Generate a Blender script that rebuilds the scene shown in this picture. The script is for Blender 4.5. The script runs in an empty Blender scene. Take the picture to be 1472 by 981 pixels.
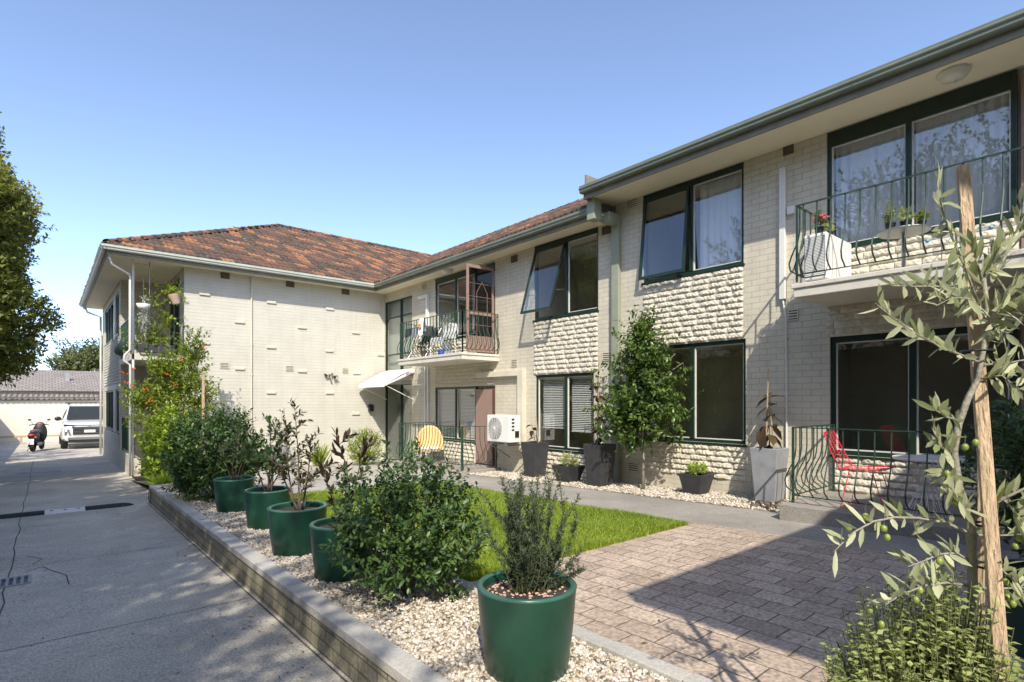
import bpy, math, random
import numpy as np
from mathutils import Vector, Matrix
R = math.radians
random.seed(7)
rng = np.random.default_rng(11)
sc = bpy.context.scene
col = sc.collection

# ------------------------------------------------------------------ camera, sky, sun, exposure
FP, HZ = 792.0, 577.0                      # focal length and horizon row, in pixels of the 1472 px wide photograph
fw, rt = (0.647, 0.763), (0.763, -0.647)
cd = bpy.data.cameras.new('camera'); cam = bpy.data.objects.new('camera', cd); col.objects.link(cam)
cam.location = (0, 0, 0); cam.rotation_euler = (R(90), 0, -math.atan2(fw[0], fw[1]))
cd.sensor_width = 36; cd.lens = 36 * FP / 1472; cd.shift_y = (HZ - 490.5) / 1472
cd.clip_start = 0.05; cd.clip_end = 2000
sc.camera = cam
SUN = Vector((-1, -1.33, 1.6)).normalized()
w = bpy.data.worlds.new('World'); sc.world = w; w.use_nodes = True
nt = w.node_tree; bg = nt.nodes['Background']
sky = nt.nodes.new('ShaderNodeTexSky'); sky.sky_type = 'NISHITA'; sky.sun_disc = False
sky.sun_elevation = math.asin(SUN.z); sky.sun_rotation = math.atan2(SUN.x, SUN.y)
sky.air_density = 0.7; sky.dust_density = 2.2; sky.ozone_density = 1.0; sky.altitude = 1400
hs_ = nt.nodes.new('ShaderNodeHueSaturation'); hs_.inputs['Saturation'].default_value = .95; nt.links.new(sky.outputs[0], hs_.inputs['Color']); nt.links.new(hs_.outputs[0], bg.inputs[0]); bg.inputs[1].default_value = 0.15
sl = bpy.data.lights.new('sun', 'SUN'); so = bpy.data.objects.new('sun', sl); col.objects.link(so)
sl.energy = 2.2; sl.angle = R(0.5); sl.color = (1, 0.93, 0.80)
so.rotation_euler = SUN.to_track_quat('Z', 'Y').to_euler(); so.location = (-10, -13, 16)
vs = sc.view_settings; vs.view_transform = 'Standard'; vs.look = 'None'; vs.exposure = 1.36; vs.gamma = 1
vs.use_curve_mapping = False

# ------------------------------------------------------------------ places: a photograph pixel plus one true coordinate gives a point
def P(u, v, t):
    a = (u - 736) / FP * t
    return Vector((fw[0]*t + rt[0]*a, fw[1]*t + rt[1]*a, (HZ - v) / FP * t))
def ray(u): a = (u - 736) / FP; return fw[0] + rt[0]*a, fw[1] + rt[1]*a
def PX(u, v, X): return P(u, v, X / ray(u)[0])
def PY(u, v, Y): return P(u, v, Y / ray(u)[1])
def gd(X, Y): return -1.64 - 0.014 * (Y - 3)
def gz(X, Y):
    zk = -1.39 - 0.009 * (min(Y, 11.2) - 2.3)
    zf = -1.42 - 0.033 * (max(Y, 1.0) - 4)
    if Y > 11.2: zk += (-1.81 - zk) * min(1, (Y - 11.2) / 4.5)
    f = min(1, max(0, (X - 1.36) / 6.64))
    return zk + (zf - zk) * f

# ------------------------------------------------------------------ objects
def wl(o):
    v = Vector((0, 0, 0))
    while o is not None: v = v + o.location; o = o.parent
    return v
def thing(name, label, cat, loc=(0, 0, 0), rz=0, group=None):
    o = bpy.data.objects.new(name, None); col.objects.link(o); o.empty_display_size = 0.2
    o.location = loc; o.rotation_euler = (0, 0, rz); tag(o, label, cat, group); return o
def tag(o, label=None, cat=None, group=None, kind=None):
    if label: o['label'] = label
    if cat: o['category'] = cat
    if group: o['group'] = group
    if kind: o['kind'] = kind
    return o
def copy_tree(o, parent=None):
    c = o.copy(); col.objects.link(c); c.parent = parent
    for ch in list(o.children): copy_tree(ch, c)
    return c
def np_mesh(name, V, F4, mat, parent=None, smooth=False, tint=None, world=False, uv=None):
    """V (n,3), F4 list of index arrays (k,m) of equal m each"""
    V = np.asarray(V, dtype=np.float64)
    if world and parent is not None: V = V - np.array(wl(parent))
    me = bpy.data.meshes.new(name)
    F4 = [np.asarray(f, dtype=np.int32) for f in (F4 if isinstance(F4, list) else [F4])]
    nl = sum(f.size for f in F4); nf = sum(len(f) for f in F4)
    me.vertices.add(len(V)); me.vertices.foreach_set('co', V.astype(np.float32).ravel())
    me.loops.add(nl); me.loops.foreach_set('vertex_index', np.concatenate([f.ravel() for f in F4]))
    me.polygons.add(nf)
    st, tot, c = [], [], 0
    for f in F4:
        m = f.shape[1]; st.append(c + np.arange(len(f)) * m); tot.append(np.full(len(f), m)); c += f.size
    me.polygons.foreach_set('loop_start', np.concatenate(st).astype(np.int32))
    me.polygons.foreach_set('loop_total', np.concatenate(tot).astype(np.int32))
    if smooth: me.polygons.foreach_set('use_smooth', np.ones(nf, dtype=bool))
    me.update(calc_edges=True)
    if tint is not None:
        a = me.attributes.new('tint', 'FLOAT', 'POINT'); a.data.foreach_set('value', np.asarray(tint, dtype=np.float32))
    if uv is not None:
        l = me.uv_layers.new(name='UVMap'); idx = np.concatenate([f.ravel() for f in F4])
        l.data.foreach_set('uv', np.asarray(uv, dtype=np.float32)[idx].ravel())
    me.materials.append(mat)
    o = bpy.data.objects.new(name, me); col.objects.link(o); o.parent = parent
    return o

class MB:
    def __init__(s): s.v = []; s.f = []
    def add(s, vs, fs):
        n = len(s.v); s.v += [tuple(p) for p in vs]; s.f += [tuple(n + i for i in f) for f in fs]; return s
    def box(s, x0, x1, y0, y1, z0, z1):
        if x0 > x1: x0, x1 = x1, x0
        if y0 > y1: y0, y1 = y1, y0
        if z0 > z1: z0, z1 = z1, z0
        return s.add([(x0,y0,z0),(x1,y0,z0),(x1,y1,z0),(x0,y1,z0),(x0,y0,z1),(x1,y0,z1),(x1,y1,z1),(x0,y1,z1)],
                     [(0,3,2,1),(4,5,6,7),(0,1,5,4),(1,2,6,5),(2,3,7,6),(3,0,4,7)])
    def obox(s, p, q, w, d, up=(0, 0, 1)):
        """bar from p to q, w wide (sideways) and d deep (along up)"""
        p, q = Vector(p), Vector(q); a = (q - p).normalized(); up = Vector(up)
        if abs(a.dot(up)) > .98: up = Vector((0, 1, 0)) if abs(a.y) < .9 else Vector((1, 0, 0))
        b = a.cross(up).normalized(); c = b.cross(a).normalized()
        vs = [o + b*i*w/2 + c*j*d/2 for o in (p, q) for i, j in ((-1,-1),(1,-1),(1,1),(-1,1))]
        return s.add(vs, [(0,3,2,1),(4,5,6,7),(0,1,5,4),(1,2,6,5),(2,3,7,6),(3,0,4,7)])
    def quad(s, a, b, c, d): return s.add([a, b, c, d], [(0, 1, 2, 3)])
    def prism(s, pts, off):
        """polygon pts swept by off"""
        n = len(pts); off = Vector(off); q = [Vector(p) + off for p in pts]
        return s.add(list(pts) + q, [tuple(range(n))[::-1], tuple(range(n, 2*n))] + [(i, (i+1) % n, n + (i+1) % n, n + i) for i in range(n)])
    def tube(s, pts, r, n=6, r1=None, caps=True):
        pts = [Vector(p) for p in pts]; m = len(pts); vs = []; prev = None
        for i, p in enumerate(pts):
            a = (pts[min(i+1, m-1)] - pts[max(i-1, 0)]).normalized()
            if prev is None:
                u = Vector((0, 0, 1)) if abs(a.z) < .9 else Vector((1, 0, 0))
                b = a.cross(u).normalized()
            else: b = (prev - a * prev.dot(a)).normalized()
            prev = b; c = a.cross(b)
            rr = r if r1 is None else r + (r1 - r) * i / max(1, m - 1)
            if callable(r): rr = r(i / max(1, m-1))
            for k in range(n):
                t = 2*math.pi*(k+.5)/n; vs.append(p + (b*math.cos(t) + c*math.sin(t)) * rr)
        fs = [(i*n+k, i*n+(k+1) % n, (i+1)*n+(k+1) % n, (i+1)*n+k) for i in range(m-1) for k in range(n)]
        if caps: fs += [tuple(range(n))[::-1], tuple((m-1)*n + k for k in range(n))]
        return s.add(vs, fs)
    def lathe(s, prof, c=(0, 0, 0), n=32, sx=1, sy=1):
        c = Vector(c); vs = []; m = len(prof)
        for r, z in prof:
            for k in range(n):
                t = 2*math.pi*k/n; vs.append((c.x + r*math.cos(t)*sx, c.y + r*math.sin(t)*sy, c.z + z))
        fs = [(i*n+k, i*n+(k+1) % n, (i+1)*n+(k+1) % n, (i+1)*n+k) for i in range(m-1) for k in range(n)]
        return s.add(vs, fs)
    def ball(s, c, r, n=12, m=8, sc_=(1, 1, 1)):
        c = Vector(c); vs = []
        for i in range(m+1):
            a = math.pi*i/m
            for k in range(n):
                t = 2*math.pi*k/n
                vs.append((c.x + r*sc_[0]*math.sin(a)*math.cos(t), c.y + r*sc_[1]*math.sin(a)*math.sin(t), c.z - r*sc_[2]*math.cos(a)))
        return s.add(vs, [(i*n+k, i*n+(k+1) % n, (i+1)*n+(k+1) % n, (i+1)*n+k) for i in range(m) for k in range(n)])
    def build(s, name, mat, parent=None, world=False, smooth=False, bevel=0, seg=2, uvswap=False):
        V = [Vector(p) for p in s.v]
        if world and parent is not None:
            o0 = wl(parent); V = [p - o0 for p in V]
        me = bpy.data.meshes.new(name); me.from_pydata(V, [], s.f); me.validate(); me.update()
        uvl = me.uv_layers.new(name='UVMap'); n_l = len(me.loops); uv = np.zeros((n_l, 2), dtype=np.float32)
        co = s.v
        for p in me.polygons:
            n = p.normal; ax = max(range(3), key=lambda k: abs(n[k]))
            for li in p.loop_indices:
                c = co[me.loops[li].vertex_index]
                uv[li] = (c[1], c[2]) if ax == 0 else (c[0], c[2]) if ax == 1 else (c[1], c[0]) if uvswap else (c[0], c[1])
        uvl.data.foreach_set('uv', uv.ravel())
        if smooth:
            for p in me.polygons: p.use_smooth = True
        me.materials.append(mat)
        o = bpy.data.objects.new(name, me); col.objects.link(o); o.parent = parent
        if bevel:
            b = o.modifiers.new('bevel', 'BEVEL'); b.width = bevel; b.segments = seg; b.limit_method = 'ANGLE'; b.angle_limit = R(40)
        return o

# ------------------------------------------------------------------ leaves
class Leaves:
    def __init__(s): s.b = []; s.d = []; s.n = []; s.l = []; s.w = []; s.t = []
    def add(s, b, d, n, l, w_, t):
        s.b.append(np.atleast_2d(b)); s.d.append(np.atleast_2d(d)); s.n.append(np.atleast_2d(n))
        k = len(s.b[-1]); s.l.append(np.broadcast_to(l, k)); s.w.append(np.broadcast_to(w_, k)); s.t.append(np.broadcast_to(t, k))
    def build(s, name, mat, parent=None, fine=False, world=False, fold=.25, droop=.15):
        b = np.concatenate(s.b); d = np.concatenate(s.d); n = np.concatenate(s.n)
        l = np.concatenate(s.l)[:, None]; w_ = np.concatenate(s.w)[:, None]; t = np.concatenate(s.t)
        d = d / (np.linalg.norm(d, axis=1, keepdims=True) + 1e-9)
        n = n - d * (n*d).sum(1, keepdims=True); n = n / (np.linalg.norm(n, axis=1, keepdims=True) + 1e-9)
        s_ = np.cross(d, n)
        def pt(a, x, h): return b + d*l*a + s_*w_*x + n*(w_*h - l*droop*a*a)
        if fine:
            ps = [pt(0, 0, 0), pt(.3, -.42, fold*.4), pt(.3, 0, 0), pt(.3, .42, fold*.4), pt(.66, -.46, fold*.4), pt(.66, 0, 0), pt(.66, .46, fold*.4), pt(1, 0, 0)]
            q = np.array([[1, 2, 5, 4], [2, 3, 6, 5]]); tr = np.array([[0, 2, 1], [0, 3, 2], [4, 5, 7], [5, 6, 7]]); k = 8
        else:
            ps = [pt(0, 0, 0), pt(.45, -.5, fold*.5), pt(1, 0, 0), pt(.45, .5, fold*.5), pt(.5, 0, 0)]
            q = np.array([[0, 4, 2, 1], [0, 3, 2, 4]]); tr = None; k = 5
        V = np.stack(ps, 1).reshape(-1, 3); N = len(b); off = (np.arange(N)*k)[:, None, None]
        F = [(q[None] + off).reshape(-1, 4)]
        if tr is not None: F.append((tr[None] + off).reshape(-1, 3))
        return np_mesh(name, V, F, mat, parent, tint=np.repeat(t, k), world=world)
def unit(v): return v / (np.linalg.norm(v, axis=-1, keepdims=True) + 1e-9)
def shoot(L, p0, p1, n, size, asp=.4, spread=.8, start=.3, up=.4, tint=None, sag=0, rg=rng):
    """leaves along a shoot from p0 to p1"""
    p0 = np.array(p0, float); p1 = np.array(p1, float); t = start + (1 - start) * (np.arange(n) + rg.random(n)*.6) / n
    ax = unit(p1 - p0); base = p0 + (p1 - p0) * t[:, None]; base[:, 2] -= sag * t*t
    side = unit(np.cross(ax, rg.normal(size=(n, 3))))
    d = unit(ax * (1 - spread*.6) + side * spread + np.array([0, 0, up*.3]))
    nr = unit(rg.normal(size=(n, 3))*.45 + np.array([0, 0, 1.0]) + ax*.3)
    tt = rg.random(n)*.6 + (rg.random()*.4 if tint is None else tint)
    L.add(base, d, nr, size*(.7 + .5*rg.random(n)), size*asp*(.8 + .4*rg.random(n)), tt)
def shrub_leaves(L, c, r, nshoot, per, size, asp=.4, low=-.6, wob=.16, seed=0, inner=.35, ln=None, up=.5, spread=.8):
    """dense bush: short shoots ending on an uneven ellipsoid"""
    rg = np.random.default_rng(seed); c = np.array(c, float); r = np.array(r, float)
    ph = rg.random(9)*6.28
    for i in range(nshoot):
        z = low + (1 - low) * rg.random(); a = rg.random()*2*math.pi; q = math.sqrt(max(0, 1 - z*z))
        dv = np.array([q*math.cos(a), q*math.sin(a), z])
        lump = 1 + wob*(math.sin(3*a + ph[0] + 2*z) + math.sin(5*z*1.7 + ph[1] + 2*a) + .8*math.sin(7*a - 4*z + ph[2]))*.6 + rg.normal()*wob*.5
        rad = lump * (1 if rg.random() < .72 else .55 + .4*rg.random())
        end = c + dv*r*rad
        base = c + dv*r*inner*rad + np.array([0, 0, -r[2]*.1])
        if ln:
            k = unit(end - base); k = unit(k + np.array([0, 0, up]) + rg.normal(size=3)*.25); base = end - k*ln
        shoot(L, base, end, per, size, asp, spread=spread, start=.25, up=up, tint=.4*rg.random(), rg=rg)

# ------------------------------------------------------------------ materials
def _nodes(name):
    m = bpy.data.materials.new(name); m.use_nodes = True; n = m.node_tree.nodes; l = m.node_tree.links
    return m, n, l, n['Principled BSDF']
def ramp(n, stops, interp='LINEAR'):
    r = n.new('ShaderNodeValToRGB'); cr = r.color_ramp; cr.interpolation = interp
    while len(cr.elements) < len(stops): cr.elements.new(.5)
    for e, (p, c) in zip(cr.elements, stops): e.position = p; e.color = (*c, 1) if len(c) == 3 else (c[0],)*3 + (1,)
    return r
def mat(name, c, rough=.6, metal=0, var=.12, scale=6, bump=0, bscale=60, spec=.5, coat=0, dirt=None):
    m, n, l, b = _nodes(name)
    tc = n.new('ShaderNodeTexCoord'); nz = n.new('ShaderNodeTexNoise'); nz.inputs['Scale'].default_value = scale
    nz.inputs['Detail'].default_value = 6; nz.inputs['Roughness'].default_value = .65
    l.new(tc.outputs['Object'], nz.inputs['Vector'])
    r = ramp(n, [(.3, tuple(x*(1-var) for x in c)), (.7, tuple(min(1, x*(1+var)) for x in c))]); l.new(nz.outputs[0], r.inputs[0])
    last = r.outputs[0]
    if dirt:
        n2 = n.new('ShaderNodeTexNoise'); n2.inputs['Scale'].default_value = dirt[1]; n2.inputs['Detail'].default_value = 8
        n2.inputs['Roughness'].default_value = .7
        l.new(tc.outputs['Object'], n2.inputs['Vector'])
        r2 = ramp(n, [(dirt[2], (0, 0, 0)), (dirt[2]+.15, (1, 1, 1))]); l.new(n2.outputs[0], r2.inputs[0])
        mx = n.new('ShaderNodeMix'); mx.data_type = 'RGBA'; mx.inputs[7].default_value = (*dirt[0], 1)
        l.new(r2.outputs[0], mx.inputs[0]); l.new(last, mx.inputs[6]); last = mx.outputs[2]
    l.new(last, b.inputs['Base Color'])
    b.inputs['Roughness'].default_value = rough; b.inputs['Metallic'].default_value = metal
    b.inputs['Specular IOR Level'].default_value = spec; b.inputs['Coat Weight'].default_value = coat
    if bump:
        n3 = n.new('ShaderNodeTexNoise'); n3.inputs['Scale'].default_value = bscale; n3.inputs['Detail'].default_value = 5
        l.new(tc.outputs['Object'], n3.inputs['Vector'])
        bp = n.new('ShaderNodeBump'); bp.inputs['Strength'].default_value = bump; bp.inputs['Distance'].default_value = .01
        l.new(n3.outputs[0], bp.inputs['Height']); l.new(bp.outputs[0], b.inputs['Normal'])
    return m
def leafmat(name, c0, c1, rough=.45, trans=.25, tc_=None, spec=.4):
    m, n, l, b = _nodes(name)
    at = n.new('ShaderNodeAttribute'); at.attribute_name = 'tint'
    r = ramp(n, [(.05, c0), (.95, c1)]); l.new(at.outputs['Fac'], r.inputs[0])
    l.new(r.outputs[0], b.inputs['Base Color']); b.inputs['Roughness'].default_value = rough
    b.inputs['Specular IOR Level'].default_value = spec
    tr = n.new('ShaderNodeBsdfTranslucent'); hs = n.new('ShaderNodeHueSaturation'); hs.inputs['Value'].default_value = 1.5
    hs.inputs['Hue'].default_value = .485; hs.inputs['Saturation'].default_value = 1.1
    l.new(r.outputs[0], hs.inputs['Color']); l.new(hs.outputs[0], tr.inputs[0])
    mx = n.new('ShaderNodeMixShader'); mx.inputs[0].default_value = trans
    l.new(b.outputs[0], mx.inputs[1]); l.new(tr.outputs[0], mx.inputs[2])
    l.new(mx.outputs[0], n['Material Output'].inputs[0]); return m
def brickmat(name, c1, c2, cm, bw, bh, mortar, bump=.5, rough=.7, noise=.1, offset=.5, dist=.006, grime=.0, streak=0):
    m, n, l, b = _nodes(name)
    uv = n.new('ShaderNodeUVMap'); uv.uv_map = 'UVMap'
    # slight waviness of the courses
    br = n.new('ShaderNodeTexBrick'); br.offset = offset
    br.inputs['Scale'].default_value = 1; br.inputs['Brick Width'].default_value = bw; br.inputs['Row Height'].default_value = bh
    br.inputs['Mortar Size'].default_value = mortar; br.inputs['Mortar Smooth'].default_value = .35
    br.inputs['Color1'].default_value = (*c1, 1); br.inputs['Color2'].default_value = (*c2, 1); br.inputs['Mortar'].default_value = (*cm, 1)
    wn = n.new('ShaderNodeTexNoise'); wn.inputs['Scale'].default_value = 3; l.new(uv.outputs[0], wn.inputs['Vector'])
    ma = n.new('ShaderNodeVectorMath'); ma.operation = 'MULTIPLY_ADD'; ma.inputs[1].default_value = (.012, .012, 0)
    l.new(wn.outputs['Color'], ma.inputs[0]); l.new(uv.outputs[0], ma.inputs[2]); l.new(ma.outputs[0], br.inputs['Vector'])
    nz = n.new('ShaderNodeTexNoise'); nz.inputs['Scale'].default_value = 2.2; nz.inputs['Detail'].default_value = 8; nz.inputs['Roughness'].default_value = .7
    tc = n.new('ShaderNodeTexCoord'); l.new(tc.outputs['Object'], nz.inputs['Vector'])
    rr = ramp(n, [(.3, (1-noise,)), (.7, (1+noise*.4,))]); l.new(nz.outputs[0], rr.inputs[0])
    mx = n.new('ShaderNodeMix'); mx.data_type = 'RGBA'; mx.blend_type = 'MULTIPLY'; mx.inputs[0].default_value = 1
    l.new(br.outputs['Color'], mx.inputs[6]); l.new(rr.outputs[0], mx.inputs[7])
    last = mx.outputs[2]
    if streak:
        mp = n.new('ShaderNodeMapping'); mp.inputs['Scale'].default_value = (5, 5, .35); l.new(tc.outputs['Object'], mp.inputs[0])
        n5 = n.new('ShaderNodeTexNoise'); n5.inputs['Scale'].default_value = 1; n5.inputs['Detail'].default_value = 7; n5.inputs['Roughness'].default_value = .7
        l.new(mp.outputs[0], n5.inputs['Vector']); r5 = ramp(n, [(.34, (1-streak,)), (.52, (1,))]); l.new(n5.outputs[0], r5.inputs[0])
        m5 = n.new('ShaderNodeMix'); m5.data_type = 'RGBA'; m5.blend_type = 'MULTIPLY'; m5.inputs[0].default_value = 1
        l.new(last, m5.inputs[6]); l.new(r5.outputs[0], m5.inputs[7]); last = m5.outputs[2]
    if grime:
        n4 = n.new('ShaderNodeTexNoise'); n4.inputs['Scale'].default_value = 40; n4.inputs['Detail'].default_value = 4
        l.new(tc.outputs['Object'], n4.inputs['Vector']); r4 = ramp(n, [(.35, (1-grime,)), (.65, (1+grime,))]); l.new(n4.outputs[0], r4.inputs[0])
        m2 = n.new('ShaderNodeMix'); m2.data_type = 'RGBA'; m2.blend_type = 'MULTIPLY'; m2.inputs[0].default_value = 1
        l.new(last, m2.inputs[6]); l.new(r4.outputs[0], m2.inputs[7]); last = m2.outputs[2]
    l.new(last, b.inputs['Base Color']); b.inputs['Roughness'].default_value = rough
    inv = n.new('ShaderNodeMath'); inv.operation = 'SUBTRACT'; inv.inputs[0].default_value = 1; l.new(br.outputs['Fac'], inv.inputs[1])
    n3 = n.new('ShaderNodeTexNoise'); n3.inputs['Scale'].default_value = 90; l.new(tc.outputs['Object'], n3.inputs['Vector'])
    ad = n.new('ShaderNodeMath'); ad.operation = 'MULTIPLY_ADD'; ad.inputs[1].default_value = .25; l.new(n3.outputs[0], ad.inputs[0]); l.new(inv.outputs[0], ad.inputs[2])
    bp = n.new('ShaderNodeBump'); bp.inputs['Strength'].default_value = bump; bp.inputs['Distance'].default_value = dist
    l.new(ad.outputs[0], bp.inputs['Height']); l.new(bp.outputs[0], b.inputs['Normal'])
    return m
def glassmat(name, tint=(.9, .92, .92), ior=2.3):
    m, n, l, b = _nodes(name); n.remove(b)
    t = n.new('ShaderNodeBsdfTransparent'); t.inputs[0].default_value = (*tint, 1)
    g = n.new('ShaderNodeBsdfGlossy'); g.inputs['Roughness'].default_value = .0; g.inputs[0].default_value = (.95, .97, 1, 1)
    f = n.new('ShaderNodeFresnel'); ge = n.new('ShaderNodeNewGeometry'); mi = n.new('ShaderNodeMix'); mi.inputs[2].default_value = ior; mi.inputs[3].default_value = 1/ior
    l.new(ge.outputs['Backfacing'], mi.inputs[0]); l.new(mi.outputs[0], f.inputs[0])   # the same reflectance from both sides of a thin sheet
    tc = n.new('ShaderNodeTexCoord'); nz = n.new('ShaderNodeTexNoise'); nz.inputs['Scale'].default_value = 1.2
    l.new(tc.outputs['Object'], nz.inputs['Vector']); bp = n.new('ShaderNodeBump'); bp.inputs['Strength'].default_value = .04; bp.inputs['Distance'].default_value = .05
    l.new(nz.outputs[0], bp.inputs['Height']); l.new(bp.outputs[0], g.inputs['Normal'])
    mx = n.new('ShaderNodeMixShader'); l.new(f.outputs[0], mx.inputs[0]); l.new(t.outputs[0], mx.inputs[1]); l.new(g.outputs[0], mx.inputs[2])
    l.new(mx.outputs[0], n['Material Output'].inputs[0]); return m

CR = (.66, .605, .485)
M = dict(
 brick=brickmat('painted_brick', CR, (.63,.58,.465), (.48,.44,.35), .24, .086, .0045, bump=.75, noise=.15, streak=.09, rough=.6),
 brick_end=brickmat('painted_brick_flush', (.62,.595,.51), (.61,.585,.50), (.49,.47,.40), 3.1, .086, .004, bump=.6, noise=.10, streak=.06, rough=.6),
 rock=mat('rock_face_paint', (.66,.61,.50), .65, var=.12, scale=9, bump=.5, bscale=45),
 render=mat('cream_render', (.64,.595,.48), .7, var=.08, scale=3, bump=.2, dirt=((.42,.38,.30), 1.5, .58)),
 slab=mat('pale_painted_concrete', (.66,.63,.55), .65, var=.08, scale=4, bump=.2, dirt=((.36,.32,.26), 3.5, .60)),
 soffit=mat('soffit_sheet', (.82,.74,.56), .6, var=.04, scale=2),
 gutter=mat('gutter_metal', (.17,.19,.14), .32, var=.15, scale=3, spec=.6),
 fascia=mat('fascia_timber', (.22,.20,.15), .6, var=.2, scale=5, bump=.2),
 gutter_pale=mat('gutter_pale', (.44,.46,.39), .35, var=.12, scale=3, spec=.6),
 frame=mat('green_frame', (.011,.030,.019), .35, var=.2, scale=8, spec=.5),
 green=mat('green_bar_paint', (.026,.062,.044), .4, var=.35, scale=14, spec=.5, dirt=((.10,.08,.055), 9, .62)),
 whitepaint=mat('white_trim', (.72,.71,.66), .45, var=.06, scale=5),
 pvc=mat('white_conduit', (.76,.75,.71), .4, var=.05, scale=4),
 vent=mat('vent_dark', (.13,.11,.08), .8, var=.2),
 glass=glassmat('window_glass'),
 glassg=glassmat('ground_glass', (.82,.86,.82), 2.0),
 room=mat('room_wall', (.50,.46,.38), .9, var=.1, scale=1.5),
 curtain=mat('sheer_curtain', (.66,.68,.70), .9, var=.04, scale=2),
 blind=mat('white_blind', (.74,.73,.70), .5, var=.04),
 brown=mat('brown_door_paint', (.16,.085,.065), .5, var=.15, scale=6),
 pinkframe=mat('pinkish_frame', (.30,.20,.165), .45, var=.1, scale=6),
 white=mat('white_metal', (.80,.80,.77), .35, var=.03, scale=4),
 black=mat('black_plastic', (.02,.02,.02), .45, var=.2),
 rubber=mat('black_rubber', (.022,.022,.023), .8, var=.3, scale=30, bump=.3),
 red=mat('red_paint', (.80,.02,.07), .35, var=.08, coat=.3),
 pot=mat('green_glazed_pot', (.012,.060,.036), .34, var=.25, scale=4, spec=.5, dirt=((.06,.12,.085), 3.5, .60)),
 potrim=mat('green_pot_rim', (.045,.13,.10), .3, var=.12, scale=9, spec=.5),
 char=mat('charcoal_planter', (.045,.046,.05), .5, var=.25, scale=6, bump=.1),
 greyp=mat('grey_planter', (.30,.31,.33), .5, var=.15, scale=5, bump=.1, dirt=((.16,.16,.17), 4, .6)),
 soil=mat('soil', (.05,.036,.026), .95, var=.5, scale=50, bump=1, bscale=70),
 bark=mat('bark', (.14,.105,.075), .9, var=.35, scale=20, bump=.8, bscale=40),
 olivebark=mat('olive_bark', (.30,.28,.22), .85, var=.3, scale=30, bump=.6, bscale=90),
 twig=mat('green_twig', (.09,.10,.04), .7, var=.3, scale=20),
 timber=mat('bare_timber', (.50,.37,.24), .85, var=.4, scale=22, bump=1.0, bscale=50),
 steel=mat('grey_steel', (.30,.31,.32), .4, metal=.7, var=.1),
 chrome=mat('chrome', (.7,.7,.72), .15, metal=1, var=.02),
 silver=mat('car_paint', (.74,.74,.72), .25, var=.02, coat=.8),
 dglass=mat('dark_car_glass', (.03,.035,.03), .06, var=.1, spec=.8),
 stairroom=mat('stairwell_wall', (.40,.43,.36), .9, var=.1),
 lamp=mat('opal_glass', (.70,.67,.58), .3, var=.03),
)
def directional_timber(m):
    n = m.node_tree.nodes
    for x in [k for k in n if k.type == 'TEX_NOISE']:
        mp = n.new('ShaderNodeMapping'); mp.inputs['Scale'].default_value = (3, 3, .35)
        src = x.inputs['Vector'].links[0].from_socket; m.node_tree.links.new(src, mp.inputs[0]); m.node_tree.links.new(mp.outputs[0], x.inputs['Vector'])
directional_timber(M['timber']); directional_timber(M['bark'])
M['tile'] = None
def tilemat():
    m, n, l, b = _nodes('terracotta_tile')
    at = n.new('ShaderNodeAttribute'); at.attribute_name = 'tint'
    r = ramp(n, [(0, (.04,.026,.02)), (.35, (.085,.042,.028)), (.7, (.17,.068,.036)), (.9, (.40,.16,.065))]); l.new(at.outputs['Fac'], r.inputs[0])
    tc = n.new('ShaderNodeTexCoord'); nz = n.new('ShaderNodeTexNoise'); nz.inputs['Scale'].default_value = 9; nz.inputs['Detail'].default_value = 8; nz.inputs['Roughness'].default_value = .75
    l.new(tc.outputs['Object'], nz.inputs['Vector']); rr = ramp(n, [(.44, (0,)), (.56, (.85,))]); l.new(nz.outputs[0], rr.inputs[0])
    mx = n.new('ShaderNodeMix'); mx.data_type = 'RGBA'; l.new(rr.outputs[0], mx.inputs[0]); l.new(r.outputs[0], mx.inputs[6]); mx.inputs[7].default_value = (.10,.082,.065, 1)
    l.new(mx.outputs[2], b.inputs['Base Color']); b.inputs['Roughness'].default_value = .85
    return m
M['tile'] = tilemat()
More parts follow.
